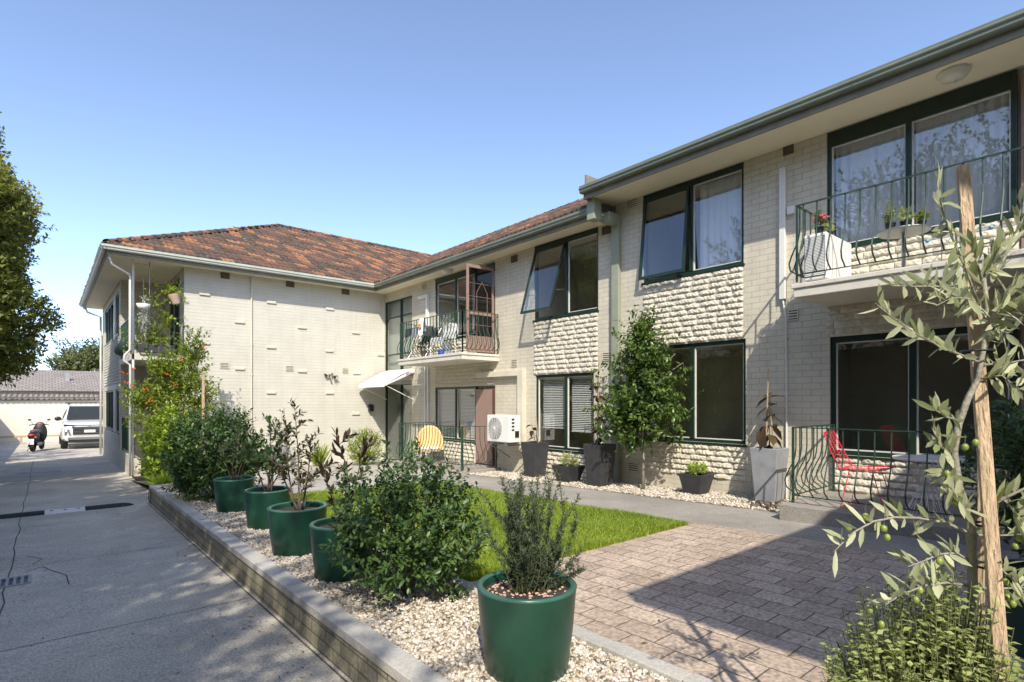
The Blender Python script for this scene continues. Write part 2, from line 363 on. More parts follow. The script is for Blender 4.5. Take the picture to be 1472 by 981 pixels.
def concrete(name, c, joint=None, speck=.5, patch=.25, stain=(.6, .45)):
    m, n, l, b = _nodes(name)
    tc = n.new('ShaderNodeTexCoord'); v = tc.outputs['Object']
    a = n.new('ShaderNodeTexNoise'); a.inputs['Scale'].default_value = .7; a.inputs['Detail'].default_value = 9; a.inputs['Roughness'].default_value = .6; l.new(v, a.inputs['Vector'])
    s = n.new('ShaderNodeTexNoise'); s.inputs['Scale'].default_value = 70; s.inputs['Detail'].default_value = 3; s.inputs['Roughness'].default_value = .8; l.new(v, s.inputs['Vector'])
    k = n.new('ShaderNodeTexNoise'); k.inputs['Scale'].default_value = 3; k.inputs['Detail'].default_value = 8; k.inputs['Roughness'].default_value = .75; l.new(v, k.inputs['Vector'])
    ra = ramp(n, [(.3, (1-patch,)), (.7, (1+patch*.6,))]); rs = ramp(n, [(.32, (1-speck,)), (.55, (1,)), (.72, (1+speck*.5,))]); rk = ramp(n, [(.3, (.85,)), (.7, (1.1,))])
    l.new(a.outputs[0], ra.inputs[0]); l.new(s.outputs[0], rs.inputs[0]); l.new(k.outputs[0], rk.inputs[0])
    last = None
    for q in (ra, rs, rk):
        mx = n.new('ShaderNodeMix'); mx.data_type = 'RGBA'; mx.blend_type = 'MULTIPLY'; mx.inputs[0].default_value = 1
        if last is None: mx.inputs[6].default_value = (*c, 1)
        else: l.new(last, mx.inputs[6])
        l.new(q.outputs[0], mx.inputs[7]); last = mx.outputs[2]
    l.new(last, b.inputs['Base Color']); b.inputs['Roughness'].default_value = .85
    bp = n.new('ShaderNodeBump'); bp.inputs['Strength'].default_value = .5; bp.inputs['Distance'].default_value = .006
    l.new(s.outputs[0], bp.inputs['Height']); l.new(bp.outputs[0], b.inputs['Normal'])
    return m
M['drive'] = concrete('driveway_concrete', (.62,.57,.48), speck=.6, patch=.3)
M['path'] = concrete('path_concrete', (.36,.33,.29), speck=.4)
M['pale_path'] = concrete('pale_concrete', (.45,.42,.37), speck=.25)
M['cap'] = concrete('kerb_cap_concrete', (.52,.495,.45), speck=.25, patch=.15)
M['pave'] = brickmat('brick_paving', (.40,.31,.24), (.55,.44,.345), (.17,.13,.10), .29, .19, .005, bump=1, rough=.85, noise=.22, grime=.28, dist=.008)
M['kerb'] = brickmat('kerb_brick', (.37,.34,.25), (.33,.30,.21), (.20,.18,.13), .24, .086, .007, bump=1, rough=.85, noise=.3, grime=.2)
M['earth'] = concrete('earth_ground', (.16,.14,.10), speck=.4)
M['gravelbase'] = concrete('gravel_base', (.30,.26,.20), speck=.8)
M['far_render'] = mat('far_wall_render', (.72,.67,.56), .8, var=.05, scale=1)
M['far_roof'] = brickmat('far_roof_tiles', (.34,.29,.25), (.27,.23,.20), (.14,.12,.10), .3, .3, .03, bump=1, noise=.2)
def gravelmat():
    m, n, l, b = _nodes('pebble')
    at = n.new('ShaderNodeAttribute'); at.attribute_name = 'tint'
    r = ramp(n, [(0, (.16,.115,.08)), (.12, (.33,.26,.19)), (.4, (.50,.43,.34)), (.75, (.62,.56,.47)), (1, (.74,.71,.65))]); l.new(at.outputs['Fac'], r.inputs[0])
    l.new(r.outputs[0], b.inputs['Base Color']); b.inputs['Roughness'].default_value = .7; return m
M['pebble'] = gravelmat()
L_ = leafmat
M['bush'] = L_('bush_leaf', (.030,.068,.022), (.125,.205,.058), .4, .22)
M['bush_dark'] = L_('dark_bush_leaf', (.018,.045,.016), (.06,.12,.035), .4, .2)
M['lime'] = L_('lime_leaf', (.19,.28,.03), (.42,.54,.09), .45, .35)
M['climb'] = L_('climber_leaf', (.10,.15,.02), (.32,.40,.06), .45, .3)
M['ficus'] = L_('ficus_leaf', (.03,.065,.02), (.17,.26,.055), .32, .22)
M['citrus'] = L_('citrus_leaf', (.026,.055,.018), (.10,.16,.045), .35, .2)
M['dusky'] = L_('dusky_leaf', (.028,.035,.016), (.12,.10,.04), .4, .2)
M['bronze'] = L_('bronze_leaf', (.035,.022,.014), (.11,.075,.04), .35, .15)
M['rosemary'] = L_('rosemary_needle', (.030,.052,.028), (.11,.15,.085), .55, .15)
M['olive'] = L_('olive_leaf', (.24,.28,.13), (.56,.58,.38), .5, .35)
M['herb'] = L_('herb_leaf', (.20,.26,.07), (.50,.54,.24), .5, .3)
M['tree'] = L_('tree_leaf', (.09,.125,.025), (.36,.37,.09), .5, .35)
M['shade'] = L_('shade_leaf', (.02,.045,.012), (.07,.11,.03), .6, .1)
M['far_tree'] = L_('far_leaf', (.06,.08,.02), (.17,.19,.06), .6, .15)
M['grass'] = L_('grass_blade', (.13,.21,.018), (.36,.45,.06), .5, .35)
M['flower'] = mat('orange_flower', (.80,.10,.02), .5, var=.15)
M['crimson'] = mat('crimson_flower', (.55,.01,.03), .5, var=.2)
M['fruit'] = mat('green_olive_fruit', (.24,.30,.06), .35, var=.25, scale=20)
M['silverleaf'] = L_('silver_leaf', (.30,.33,.28), (.6,.62,.55), .6, .2)
M['yellow'] = mat('yellow_rattan', (.72,.50,.22), .55, var=.15, scale=30, bump=.4, bscale=120)
M['cloth_dark'] = mat('dark_cloth', (.05,.05,.055), .9, var=.3)
M['cloth'] = mat('pale_cloth', (.72,.72,.72), .9, var=.05)
M['blue'] = mat('blue_plastic', (.05,.12,.55), .4)
M['lblue'] = mat('light_blue_plastic', (.10,.35,.62), .4)
M['orange'] = mat('orange_cloth', (.75,.28,.05), .8)
M['terra'] = mat('pale_terracotta', (.55,.38,.30), .7)
M['tail'] = mat('red_lens', (.5,.02,.02), .2)
M['asphaltw'] = mat('bump_white', (.66,.64,.58), .6, var=.1, scale=14)
# ------------------------------------------------------------------ ground
def grid(name, x0, x1, y0, y1, fz, mat_, step=.5, dz=0, swap=True, kind='structure', parent=None):
    nx = max(1, round((x1-x0)/step)); ny = max(1, round((y1-y0)/step))
    xs = np.linspace(x0, x1, nx+1); ys = np.linspace(y0, y1, ny+1)
    V = [(x, y, fz(x, y)+dz) for y in ys for x in xs]; uv = [(y, x) if swap else (x, y) for y in ys for x in xs]
    F = [(j*(nx+1)+i, j*(nx+1)+i+1, (j+1)*(nx+1)+i+1, (j+1)*(nx+1)+i) for j in range(ny) for i in range(nx)]
    o = np_mesh(name, V, np.array(F), mat_, parent, uv=uv)
    if kind: o['kind'] = kind
    return o
g = MB(); g.quad((-400, -400, -2.45), (400, -400, -2.45), (400, 500, -2.45), (-400, 500, -2.45)); g.build('ground', M['earth'])['kind'] = 'structure'
grid('driveway', -2.1, 1.6, -8, 38, gd, M['drive'], 1.0)
grid('rear_yard', 1.6, 14, 24.7, 38, gd, M['drive'], 2.0)
grid('garden_soil', 1.5, 8.04, -3, 15.7, gz, M['gravelbase'], .5, -.03)
grid('gravel_bed', 1.5, 2.34, -1, 11.1, gz, M['gravelbase'], .3)
grid('gravel_strip', 6.98, 8.04, 3.0, 9.85, gz, M['gravelbase'], .4)
grid('lawn_soil', 2.46, 5.55, 3.5, 8.8, gz, mat('lawn_earth', (.06,.075,.02), .9, var=.3), .4, -.005)
grid('brick_paving', 2.46, 5.75, -3, 3.5, gz, M['pave'], .5)
grid('concrete_path', 5.55, 6.98, 3.5, 9.9, gz, M['path'], .5, -.002)
grid('concrete_path', 5.75, 8.04, -3, 3.5, gz, M['path'], .5, -.002)
grid('courtyard_concrete', 2.4, 8.04, 8.8, 15.7, gz, M['pale_path'], .5, -.006)
grid('side_bed', 1.55, 3.2, 11.25, 15.7, lambda x, y: gd(x, y)+.06, M['soil'], .5, .0)
# joints, cracks in the driveway (shallow dark grooves)
dk = mat('joint_dirt', (.11,.10,.08), .95, var=.5, scale=20)
jm = MB()
def groove(pts, wd, fz=gd, dz=.003):
    for a, b_ in zip(pts[:-1], pts[1:]):
        a, b_ = Vector((*a, 0)), Vector((*b_, 0)); n = (b_-a).normalized().cross(Vector((0, 0, 1)))*wd/2
        q = [a-n, b_-n, b_+n, a+n]; jm.add([(p.x, p.y, fz(p.x, p.y)+dz) for p in q], [(0, 1, 2, 3)])
for Y in (2.4, 5.0, 7.55, 10.1, 15.7, 19.6):
    groove([(x, Y + random.uniform(-.004, .004)) for x in np.linspace(-2, 1.34 if Y < 11.3 else 1.58, 14)], .007)
groove([(-.27 + random.uniform(-.018, .018), y) for y in np.arange(5.2, 24, .35)], .011)
groove([(-.15, 7.3), (-.02, 7.45), (.05, 7.2), (.16, 6.9), (.17, 6.5)], .01)
groove([(-.1, 7.6), (-.02, 7.85), (-.15, 8.1)], .008)
groove([(1.37, 11.2), (1.45, 12.0), (1.58, 13)], .02)
groove([(1.345, y) for y in np.arange(-2, 11.3, .7)], .014)
jm.build('driveway_joints', dk)['kind'] = 'structure'
# planter kerb wall
kw = thing('brick_planter_wall', 'long low brick garden wall with pale concrete capping beside the driveway', 'garden wall', (1.4, 6, -1.7))
def kz(Y): return -1.36 - .009*(Y - 2.3)
wb = MB(); cb = MB()
ys = np.arange(-1.5, 11.3, .635)
for i, (a, b_) in enumerate(zip(ys[:-1], ys[1:])):
    wb.add([(1.375, a, gd(0, a)-.05), (1.375, b_, gd(0, b_)-.05), (1.375, b_, kz(b_)-.055), (1.375, a, kz(a)-.055)], [(0, 3, 2, 1)])
    ja = random.uniform(-.0015, .0015)
    cb.add([(x+ja, y, kz(y)+z) for y in (a+.002, b_-.002) for x, z in ((1.36, -.055), (1.36, -.004), (1.364, 0), (1.50, 0), (1.50, -.055))],
           [(0, 1, 6, 5), (1, 2, 7, 6), (2, 3, 8, 7), (3, 4, 9, 8), (0, 4, 3, 2, 1), (5, 6, 7, 8, 9)])
ye = ys[-1]
wb.box(1.375, 2.9, ye-.08, ye, -1.85, kz(ye)-.055); cb.box(1.36, 2.9, ye-.1, ye+.012, kz(ye)-.055, kz(ye)-.001)
wb.build('wall_face', M['kerb'], kw, world=True); cb.build('capping', M['cap'], kw, world=True)
eb = thing('concrete_edging', 'low pale concrete edging strip between the white gravel and the brick paving', 'edging', (2.4, 4, -1.5))
e = MB()
for a in np.arange(-1, 8.8, .5):
    e.box(2.345, 2.455, a+.003, a+.497, gz(2.4, a)-.1, gz(2.4, a)+.028)
e.build('edging_blocks', M['cap'], eb, world=True, bevel=.006)

# gravel: separate pebbles
def pebbles(name, n, reg, size, parent=None, seed=1, keep=None):
    rg = np.random.default_rng(seed)
    t = (1 + math.sqrt(5))/2
    V0 = unit(np.array([(-1,t,0),(1,t,0),(-1,-t,0),(1,-t,0),(0,-1,t),(0,1,t),(0,-1,-t),(0,1,-t),(t,0,-1),(t,0,1),(-t,0,-1),(-t,0,1)], float))
    F0 = np.array([(0,11,5),(0,5,1),(0,1,7),(0,7,10),(0,10,11),(1,5,9),(5,11,4),(11,10,2),(10,7,6),(7,1,8),(3,9,4),(3,4,2),(3,2,6),(3,6,8),(3,8,9),(4,9,5),(2,4,11),(6,2,10),(8,6,7),(9,8,1)])
    P_ = []
    while len(P_) < n:
        x = reg[0] + (reg[1]-reg[0])*rg.random(); y = reg[2] + (reg[3]-reg[2])*rg.random()**reg[4]
        P_.append((x, y, gz(x, y)))
    P_ = np.array(P_)
    s = size*(.55 + .9*rg.random(n)**1.5); s3 = s[:, None]*np.stack([.8+.6*rg.random(n), .7+.4*rg.random(n), .5+.35*rg.random(n)], 1)
    a = rg.random(n)*6.28; ca, sa = np.cos(a), np.sin(a)
    V = V0[None]*s3[:, None, :]*(1 + .22*rg.normal(size=(n, 12, 1)).clip(-1, 1)*.8)
    x, y, z = V[..., 0].copy(), V[..., 1].copy(), V[..., 2].copy(); tl = rg.normal(size=(n, 1))*.35
    z, x = z*np.cos(tl)-x*np.sin(tl), z*np.sin(tl)+x*np.cos(tl)
    V = np.stack([x*ca[:, None]-y*sa[:, None], x*sa[:, None]+y*ca[:, None], z], -1) + P_[:, None, :] + np.array([0, 0, 1])*(rg.random(n)*size*1.1)[:, None, None]
    F = (F0[None] + (np.arange(n)*12)[:, None, None]).reshape(-1, 3)
    o = np_mesh(name, V.reshape(-1, 3), F, M['pebble'], smooth=True, tint=np.repeat(rg.random(n), 12)); o['kind'] = 'stuff'
    return o
pebbles('white_gravel', 40000, (1.51, 2.34, 1.0, 11.1, 1.45), .0112, seed=3)
pebbles('wall_gravel', 11000, (7.0, 8.02, 3.0, 9.8, 1.0), .0145, seed=4)
# lawn
def lawn(n, seed):
    rg = np.random.default_rng(seed)
    x = 2.47 + 3.1*rg.random(n); y = 3.47 + 5.33*rg.random(n)**1.25
    z = np.array([gz(a, b_) for a, b_ in zip(x, y)])
    h = (.035 + .03*rg.random(n))*(1 + .35*np.sin(x*5+1)*np.sin(y*4)); a = rg.random(n)*6.28; wd = .0028 + .0016*rg.random(n)
    # paving side spills over
    lx = np.cos(a+1.3)*h*.55*rg.random(n)*1.5; ly = np.sin(a+1.3)*h*.55*rg.random(n)*1.5
    dx, dy = np.cos(a)*wd, np.sin(a)*wd
    b0 = np.stack([x-dx, y-dy, z], 1); b1 = np.stack([x+dx, y+dy, z], 1)
    m0 = np.stack([x-dx*.8+lx*.35, y-dy*.8+ly*.35, z+h*.6], 1); m1 = np.stack([x+dx*.8+lx*.35, y+dy*.8+ly*.35, z+h*.6], 1)
    tp = np.stack([x+lx, y+ly, z+h], 1)
    V = np.stack([b0, b1, m1, m0, tp], 1).reshape(-1, 3); k = np.arange(n)*5
    Q = np.stack([k, k+1, k+2, k+3], 1); T = np.stack([k+3, k+2, k+4], 1)
    pat = .5 + .25*np.sin(x*2.3+y*1.1)*np.sin(y*1.7-x)
    o = np_mesh('lawn_grass', V, [Q, T], M['grass'], tint=np.repeat((.5*rg.random(n)+.5*pat).clip(0, 1), 5)); o['kind'] = 'stuff'
lawn(150000, 5)

# ------------------------------------------------------------------ the apartment building
B = thing('apartment_building', 'cream painted brick two storey apartment block with green windows and terracotta roof', 'building', (8.04, 6.5, -1.6))
WX = 8.04; YS = 6.52; YW = 15.7; WWX = 1.585
SN, SF = 3.62, 3.34
def cut(u0, u1, va, vb, X=WX):
    """opening from its two jamb columns and the head and sill rows given at the jamb u0"""
    a = PX(u0, va, X); b_ = PX(u1, va, X); c = PX(u0, vb, X)
    return (min(a.y, b_.y), max(a.y, b_.y), c.z, a.z)
op_n = {
 'w1': (PX(1069, 0, WX).y, PX(924, 0, WX).y, 2.08, SN),
 'w2': (PX(1072, 0, WX).y, PX(924, 0, WX).y, -.655, .945),
 'w3': (0.15, PX(1188, 0, WX).y, 1.43, SN),
 'w4': (0.15, PX(1193, 0, WX).y, -1.2, .86),
}
yb0, yb1 = PX(710.5, 0, WX).y, PX(624, 0, WX).y
ye0, ye1 = PX(591, 0, WX).y, PX(551.5, 0, WX).y
op_f = {
 'u1': (PX(858.5, 0, WX).y, PX(766, 0, WX).y, 1.745, SF),
 'l1': (PX(852, 0, WX).y, PX(768, 0, WX).y, -1.0, .56),
 'ub': (yb0, yb1, 1.08, SF-.02),
 'lb': (yb0, yb1, -1.56, .37),
 'eu': (ye0, ye1, .78, 3.06),
 'el': (ye0, ye1, -1.83, .62),
}
def wall(mb, X, y0, y1, z0, z1, ops, dep=.14, axis='x'):
    ops = [o for o in ops if o[1] > y0 and o[0] < y1]
    ys = sorted({y0, y1, *[max(y0, o[0]) for o in ops], *[min(y1, o[1]) for o in ops]}); zs = sorted({z0, z1, *[max(z0, o[2]) for o in ops], *[min(z1, o[3]) for o in ops]})
    pt = (lambda y, z, d=0: (X+d, y, z)) if axis == 'x' else (lambda y, z, d=0: (y, X+d, z))
    for a, b_ in zip(ys[:-1], ys[1:]):
        for c, d in zip(zs[:-1], zs[1:]):
            if any(o[0] <= a+1e-6 and o[1] >= b_-1e-6 and o[2] <= c+1e-6 and o[3] >= d-1e-6 for o in ops): continue
            mb.quad(pt(a, c), pt(a, d), pt(b_, d), pt(b_, c))
    for o in ops:
        a, b_, c, d = o
        mb.quad(pt(a, c), pt(a, c, dep), pt(a, d, dep), pt(a, d)); mb.quad(pt(b_, c), pt(b_, d), pt(b_, d, dep), pt(b_, c, dep))
        mb.quad(pt(a, c), pt(b_, c), pt(b_, c, dep), pt(a, c, dep)); mb.quad(pt(a, d), pt(a, d, dep), pt(b_, d, dep), pt(b_, d))
mb = MB(); wall(mb, WX, -2.3, YS, -1.7, SN+.02, op_n.values()); wall(mb, WX+.03, YS, YW, -2.0, SF+.03, [(a, b_, c, d) for a, b_, c, d in op_f.values()])
mb.quad((WX, YS, -1.7), (WX, YS, SN), (WX+.03, YS, SN), (WX+.03, YS, -1.7))
mb.build('wall', M['brick'], B, world=True)
# end wall of the left wing, facing the camera, with recessed corner for balcony and porch
mb = MB(); wall(mb, YW, 2.64, WX+.03, -1.95, SF+.03, [], axis='y')
mb.build('end_wall', M['brick_end'], B, world=True)
ops_w = [(18.85, 19.9, 1.9, 3.1), (20.6, 23.6, 1.9, 3.1), (18.85, 19.9, -.9, .35), (20.6, 23.6, -.9, .35)]
mb = MB(); wall(mb, 18.5, WWX, 2.64, -1.95, SF+.03, [], axis='y'); wall(mb, 2.64, 15.7, 18.5, -1.95, SF+.03, [(16.3, 17.9, 1.13, 3.2), (16.3, 17.9, -1.7, .5)])
wall(mb, WWX, 18.5, 24.6, -2.1, SF+.03, ops_w); mb.quad((WWX, 24.6, -2.1), (13, 24.6, -2.1), (13, 24.6, SF), (WWX, 24.6, SF))
mb.build('wing_wall', M['brick'], B, world=True)
# wing behind the photographer (its shade lies across the paving)
mb = MB(); mb.quad((.5, -2.3, -1.7), (8.04, -2.3, -1.7), (8.04, -2.3, 3.6), (.5, -2.3, 3.6)); mb.quad((.5, -2.3, -1.7), (.5, -2.3, 3.6), (.5, -9, 3.6), (.5, -9, -1.7))
mb.build('rear_wing_wall', M['brick'], B, world=True)
mb = MB(); mb.box(-.03, 14, -10, -1.80, 3.62, 3.80); mb.build('rear_wing_eave', M['soffit'], B, world=True)

# split-face brick panels
def rock(y0, y1, z0, z1, X=WX, ch=.092, seed=0, axis='x', out=.021):
    rg = np.random.default_rng(seed); nr = max(1, round((z1-z0)/ch)); ch = (z1-z0)/nr; V = []; F = []
    for r in range(nr):
        y = y0 - (rg.random()*.2); 
        while y < y1 - .01:
            ln = .24 + .14*rg.random(); a = max(y, y0); b_ = min(y+ln, y1); y += ln
            if b_-a < .03: continue
            nx = max(3, int((b_-a)/.016)); nz = 6; base = len(V)
            ph = rg.random(4)*6.28; tilt = rg.normal()*.006
            for j in range(nz+1):
                for i in range(nx+1):
                    edge = min(1, 5*min(i, nx-i)/nx+.1)*[.0, 1.1, 1.15, .9, .85, .6, .0][j]
                    h = out*(.55 + .28*math.sin(i*.8+ph[0]+j*.9) + .22*math.sin(i*1.7+ph[1]-j*1.3) + .8*rg.random())*edge
                    yy = a + .004 + (b_-a-.008)*i/nx; zz = z0 + r*ch + .005 + (ch-.010)*j/nz + (rg.normal()*.004 if 0 < j < nz else 0)
                    V.append((X-.002-max(0, h), yy, zz) if axis == 'x' else (yy, X-.002-max(0, h), zz))
            for j in range(nz):
                for i in range(nx): k = base + j*(nx+1)+i; F.append((k, k+nx+1, k+nx+2, k+1))
    V.append
    o = np_mesh('split_face_brick', np.array(V), np.array(F), M['rock'], B, world=True)
    return o
r_ = op_n
rock(r_['w1'][0], r_['w1'][1], r_['w2'][3]+.01, r_['w1'][2]-.03, seed=1)
rock(r_['w2'][0], r_['w2'][1], -1.22, r_['w2'][2]-.03, seed=2)
rock(-1.5, r_['w3'][1], r_['w4'][3]+.01, 1.26, seed=3)
rock(1.0, r_['w3'][1]-.01, 1.44, 2.02, seed=4)      # under the balcony window
rock(1.0, r_['w4'][1], -1.19, -.72, seed=5)
XF = WX+.03
rock(op_f['u1'][0], op_f['u1'][1], op_f['l1'][3]+.01, op_f['u1'][2]-.03, X=XF, seed=6)
rock(op_f['l1'][0], op_f['l1'][1], -1.5, op_f['l1'][2]-.04, X=XF, seed=7)
rock(yb0, yb1, op_f['lb'][3]+.01, .95, X=XF, seed=8)
ydr = PX(683, 0, XF).y   # edge between door (nearer) and windows (farther)
rock(ydr+.02, yb1-.01, 1.1, 1.62, X=XF, seed=9); rock(ydr+.02, yb1-.01, -1.5, -1.02, X=XF, seed=10)
rock(18.85, 23.7, .5, 1.85, X=WWX, seed=11); rock(18.85, 23.7, -1.5, -.95, X=WWX, seed=12)
# blank infill below windows where the opening runs down to a door
for q in ((WX+.004, WX+.1, 1.0, r_['w3'][1], 1.43, 2.03), (WX+.004, WX+.1, 1.0, r_['w4'][1], -1.2, -.71), (XF+.004, XF+.1, ydr+.02, yb1, 1.08, 1.62), (XF+.004, XF+.1, ydr+.02, yb1, -1.56, -1.01)):
    mb = MB(); mb.box(*q); mb.build('infill_wall', M['render'], B, world=True)

# windows ------------------------------------------------------------
def curtain(mbx, X, y0, y1, z0, z1, amp=.025, per=.11, seed=0):
    rg = np.random.default_rng(seed); n = max(8, int((y1-y0)/.018)); ph = 0; pts = []
    for i in range(n+1):
        ph += 2*math.pi*(y1-y0)/n/per*(.6+.8*rg.random()); pts.append((X + amp*math.sin(ph)*(.6+.4*math.sin(ph*.37)), y0+(y1-y0)*i/n))
    s = len(mbx.v)
    for x, y in pts: mbx.v += [(x, y, z0), (x, y, z1)]
    mbx.f += [(s+2*i, s+2*i+1, s+2*i+3, s+2*i+2) for i in range(n)]
def window(X, y0, y1, z0, z1, cols, glass='glass', fr=.05, head=.06, curt=None, blind=None, openers=(), transom=(), name='window', label=None, frame='frame', inner=True, sill=True, room=1.6, roommat='room'):
    """cols: y positions of mullions between y0 and y1; a window unit at depth X+.05"""
    xf = X+.03; d = .07
    win = MB(); win.box(xf, xf+d, y0, y0+fr, z0, z1); win.box(xf, xf+d, y1-fr, y1, z0, z1)
    win.box(xf-.001, xf+d+.001, y0+fr, y1-fr, z0, z0+fr); win.box(xf-.001, xf+d+.001, y0+fr, y1-fr, z1-head, z1)
    edges = [y0] + sorted(cols) + [y1]
    for c in sorted(cols): win.box(xf-.012, xf+d-.01, c-fr*.6, c+fr*.6, z0+fr, z1-head)
    for (c0, c1, zt) in transom: win.box(xf+.002, xf+d-.02, c0, c1, zt-.02, zt+.02)
    if sill: win.box(X-.025, xf, y0-.02, y1+.02, z0-.035, z0-.001)
    o = win.build(name, M[frame], B, world=True, bevel=.004)
    if label: o['label'] = label
    for i, (a, b_) in enumerate(zip(edges[:-1], edges[1:])):
        a += fr*(.6 if i else 1); b_ -= fr*(.6 if i < len(edges)-2 else 1)
        if i in openers: continue
        p = MB(); p.quad((xf+.035, a, z0+fr), (xf+.035, a, z1-head), (xf+.035, b_, z1-head), (xf+.035, b_, z0+fr))
        p.build('pane', M[glass], o, world=True)
        if inner:
            q = MB(); t = .016
            for (c, dd) in ((a, a+t), (b_-t, b_)): q.box(xf+.02, xf+.05, c, dd, z0+fr, z1-head)
            q.box(xf+.021, xf+.049, a+t, b_-t, z1-head-t, z1-head); q.box(xf+.021, xf+.049, a+t, b_-t, z0+fr, z0+fr+t)
            q.build('sash', M['whitepaint'], o, world=True)
    rb = MB(); x1 = xf+d+room; x0 = xf+d-.005
    a, b_, c, d_ = y0-.3, y1+.3, z0-.05, z1+.01
    rb.quad((x1, a, c), (x1, a, d_), (x1, b_, d_), (x1, b_, c)); rb.quad((x0, a, c), (x0, a, d_), (x1, a, d_), (x1, a, c)); rb.quad((x0, b_, c), (x1, b_, c), (x1, b_, d_), (x0, b_, d_))
    rb.quad((x0, a, c), (x1, a, c), (x1, b_, c), (x0, b_, c)); rb.quad((x0, a, d_), (x0, b_, d_), (x1, b_, d_), (x1, a, d_))
    for (p0, p1) in ((a, y0+.01), (y1-.01, b_)): rb.quad((x0, p0, c), (x0, p0, d_), (x0, p1, d_), (x0, p1, c))
    rb.build('room_interior', M[roommat], o, world=True)
    if curt:
        cm = MB()
        for (a, b_, zz) in curt: curtain(cm, xf+.17, a, b_, z0+.02 if zz is None else zz, z1-.08, seed=int(a*100) % 97)
        cm.build('curtain', M['curtain'], o, world=True, smooth=True)
    if blind:
        bm_ = MB()
        for (a, b_, zb) in blind:
            z = z1-head-.05
            while z > zb: bm_.add([(xf+.11, a, z), (xf+.11, b_, z), (xf+.132, b_, z+.020), (xf+.132, a, z+.020)], [(0, 1, 2, 3)]); z -= .036
            bm_.box(xf+.10, xf+.13, a, b_, zb-.02, zb); bm_.box(xf+.10, xf+.135, a, b_, z1-head-.05, z1-head-.02)
        bm_.build('blind', M['blind'], o, world=True)
    return o
def open_sash(parent, X, y0, y1, z0, z1, out, frame='frame', fr=.045):
    h = z1-z0; dz = h - math.sqrt(h*h - out*out)
    T = lambda y, s, n=0: (X - out*s - n*math.cos(out/h), y, z1 - (h-dz)*s)   # s 0 top..1 bottom
    nx, nz = (h-dz)/h, out/h
    def bar(ya, yb, sa, sb, th=.035):
        v = []
        for (y, s) in ((ya, sa), (yb, sa), (yb, sb), (ya, sb)):
            for k in (-th/2, th/2): v.append((X - out*s - k*nx, y, z1 - (h-dz)*s + k*nz*1.0))
        m = MB(); return v
    m = MB()
    for (ya, yb, sa, sb) in ((y0, y0+fr, 0, 1), (y1-fr, y1, 0, 1), (y0+fr, y1-fr, 0, fr/h), (y0+fr, y1-fr, 1-fr/h, 1)):
        v = bar(ya, yb, sa, sb); m.add(v, [(0,2,4,6),(1,7,5,3),(0,1,3,2),(2,3,5,4),(4,5,7,6),(6,7,1,0)])
    o = m.build('open_sash', M[frame], parent, world=True)
    g_ = MB(); g_.quad(T(y0+fr, fr/h), T(y1-fr, fr/h), T(y1-fr, 1-fr/h), T(y0+fr, 1-fr/h)); 
    g_.build('open_pane', M['glass'], parent, world=True)
    for y in (y0+.02, y1-.02): st = MB(); st.tube([(X+.02, y, z0+h*.35), (X - out*.72, y, z1-(h-dz)*.72)], .006, 5); st.build('stay_arm', M['steel'], parent, world=True)
ym1 = PX(992, 0, WX).y
o = window(WX, *op_n['w1'], [ym1], head=.09, curt=[(op_n['w1'][0]+.05, ym1-.06, None)], openers=(1,), label='large upper window with its left sash tilted open')
open_sash(o, WX+.02, ym1+.02, op_n['w1'][1]-.02, 2.10, SN-.09, .16)
ym2 = PX(994, 0, WX).y
window(WX, *op_n['w2'], [ym2], glass='glassg', head=.06)
c1, c2 = PX(1305, 0, WX).y, 1.02
window(WX, c2, op_n['w3'][1], 2.03, SN, [c1], head=.2, curt=[(c2+.05, c1-.03, None), (c1+.05, op_n['w3'][1]-.05, None)], label='wide upper window behind the near balcony with sheer curtains')
window(WX, c2, op_n['w4'][1], -.71, .86, [PX(1311, 0, WX).y], glass='glassg', head=.08, fr=.06)
ym3 = PX(813, 0, XF).y
o = window(XF, *op_f['u1'], [ym3], head=.1, openers=(1,), label='upper window with its left sash pushed wide open')
open_sash(o, XF+.02, ym3+.02, op_f['u1'][1]-.02, 1.78, SF-.1, .42)
ym4 = PX(812, 0, XF).y
window(XF, *op_f['l1'], [ym4], glass='glass', fr=.05, blind=[(op_f['l1'][0]+.08, ym4-.06, -.6), (ym4+.06, op_f['l1'][1]-.1, -.55)], label='ground floor window with white slatted blinds')
ymb = PX(654, 0, XF).y
window(XF, ydr, yb1, 1.62, SF-.02, [ymb], head=.16, curt=[(ydr+.1, ydr+.4, None)], name='balcony_window')
window(XF, ydr, yb1, -1.01, .37, [ymb], glass='glass', head=.06, blind=[(ydr+.06, ymb-.06, -.9), (ymb+.06, yb1-.1, -.9)], name='balcony_window')
yme = PX(575, 0, XF).y
tz = [(op_f['eu'][0], op_f['eu'][1], z) for z in (1.42, 2.55)]
window(XF, *op_f['eu'], [yme], glass='glass', fr=.035, head=.04, transom=tz, inner=False, room=.12, roommat='stairroom', name='stair_window', label='tall stairwell window in four tiers of glass')
window(XF, *op_f['el'], [yme], glass='glass', fr=.04, head=.14, inner=False, room=.5, roommat='stairroom', sill=False, name='entrance_door', label='glazed stairwell entrance door under the white awning')
for a in ops_w: window(WWX, *a, [a[0]+(a[1]-a[0])*.5] if a[1]-a[0] < 2 else [a[0]+1, a[0]+2], inner=False)
for z0, z1 in ((1.13, 3.2), (-1.7, .5)): window(2.64, 16.3, 17.9, z0, z1, [17.1], inner=False, room=.8)
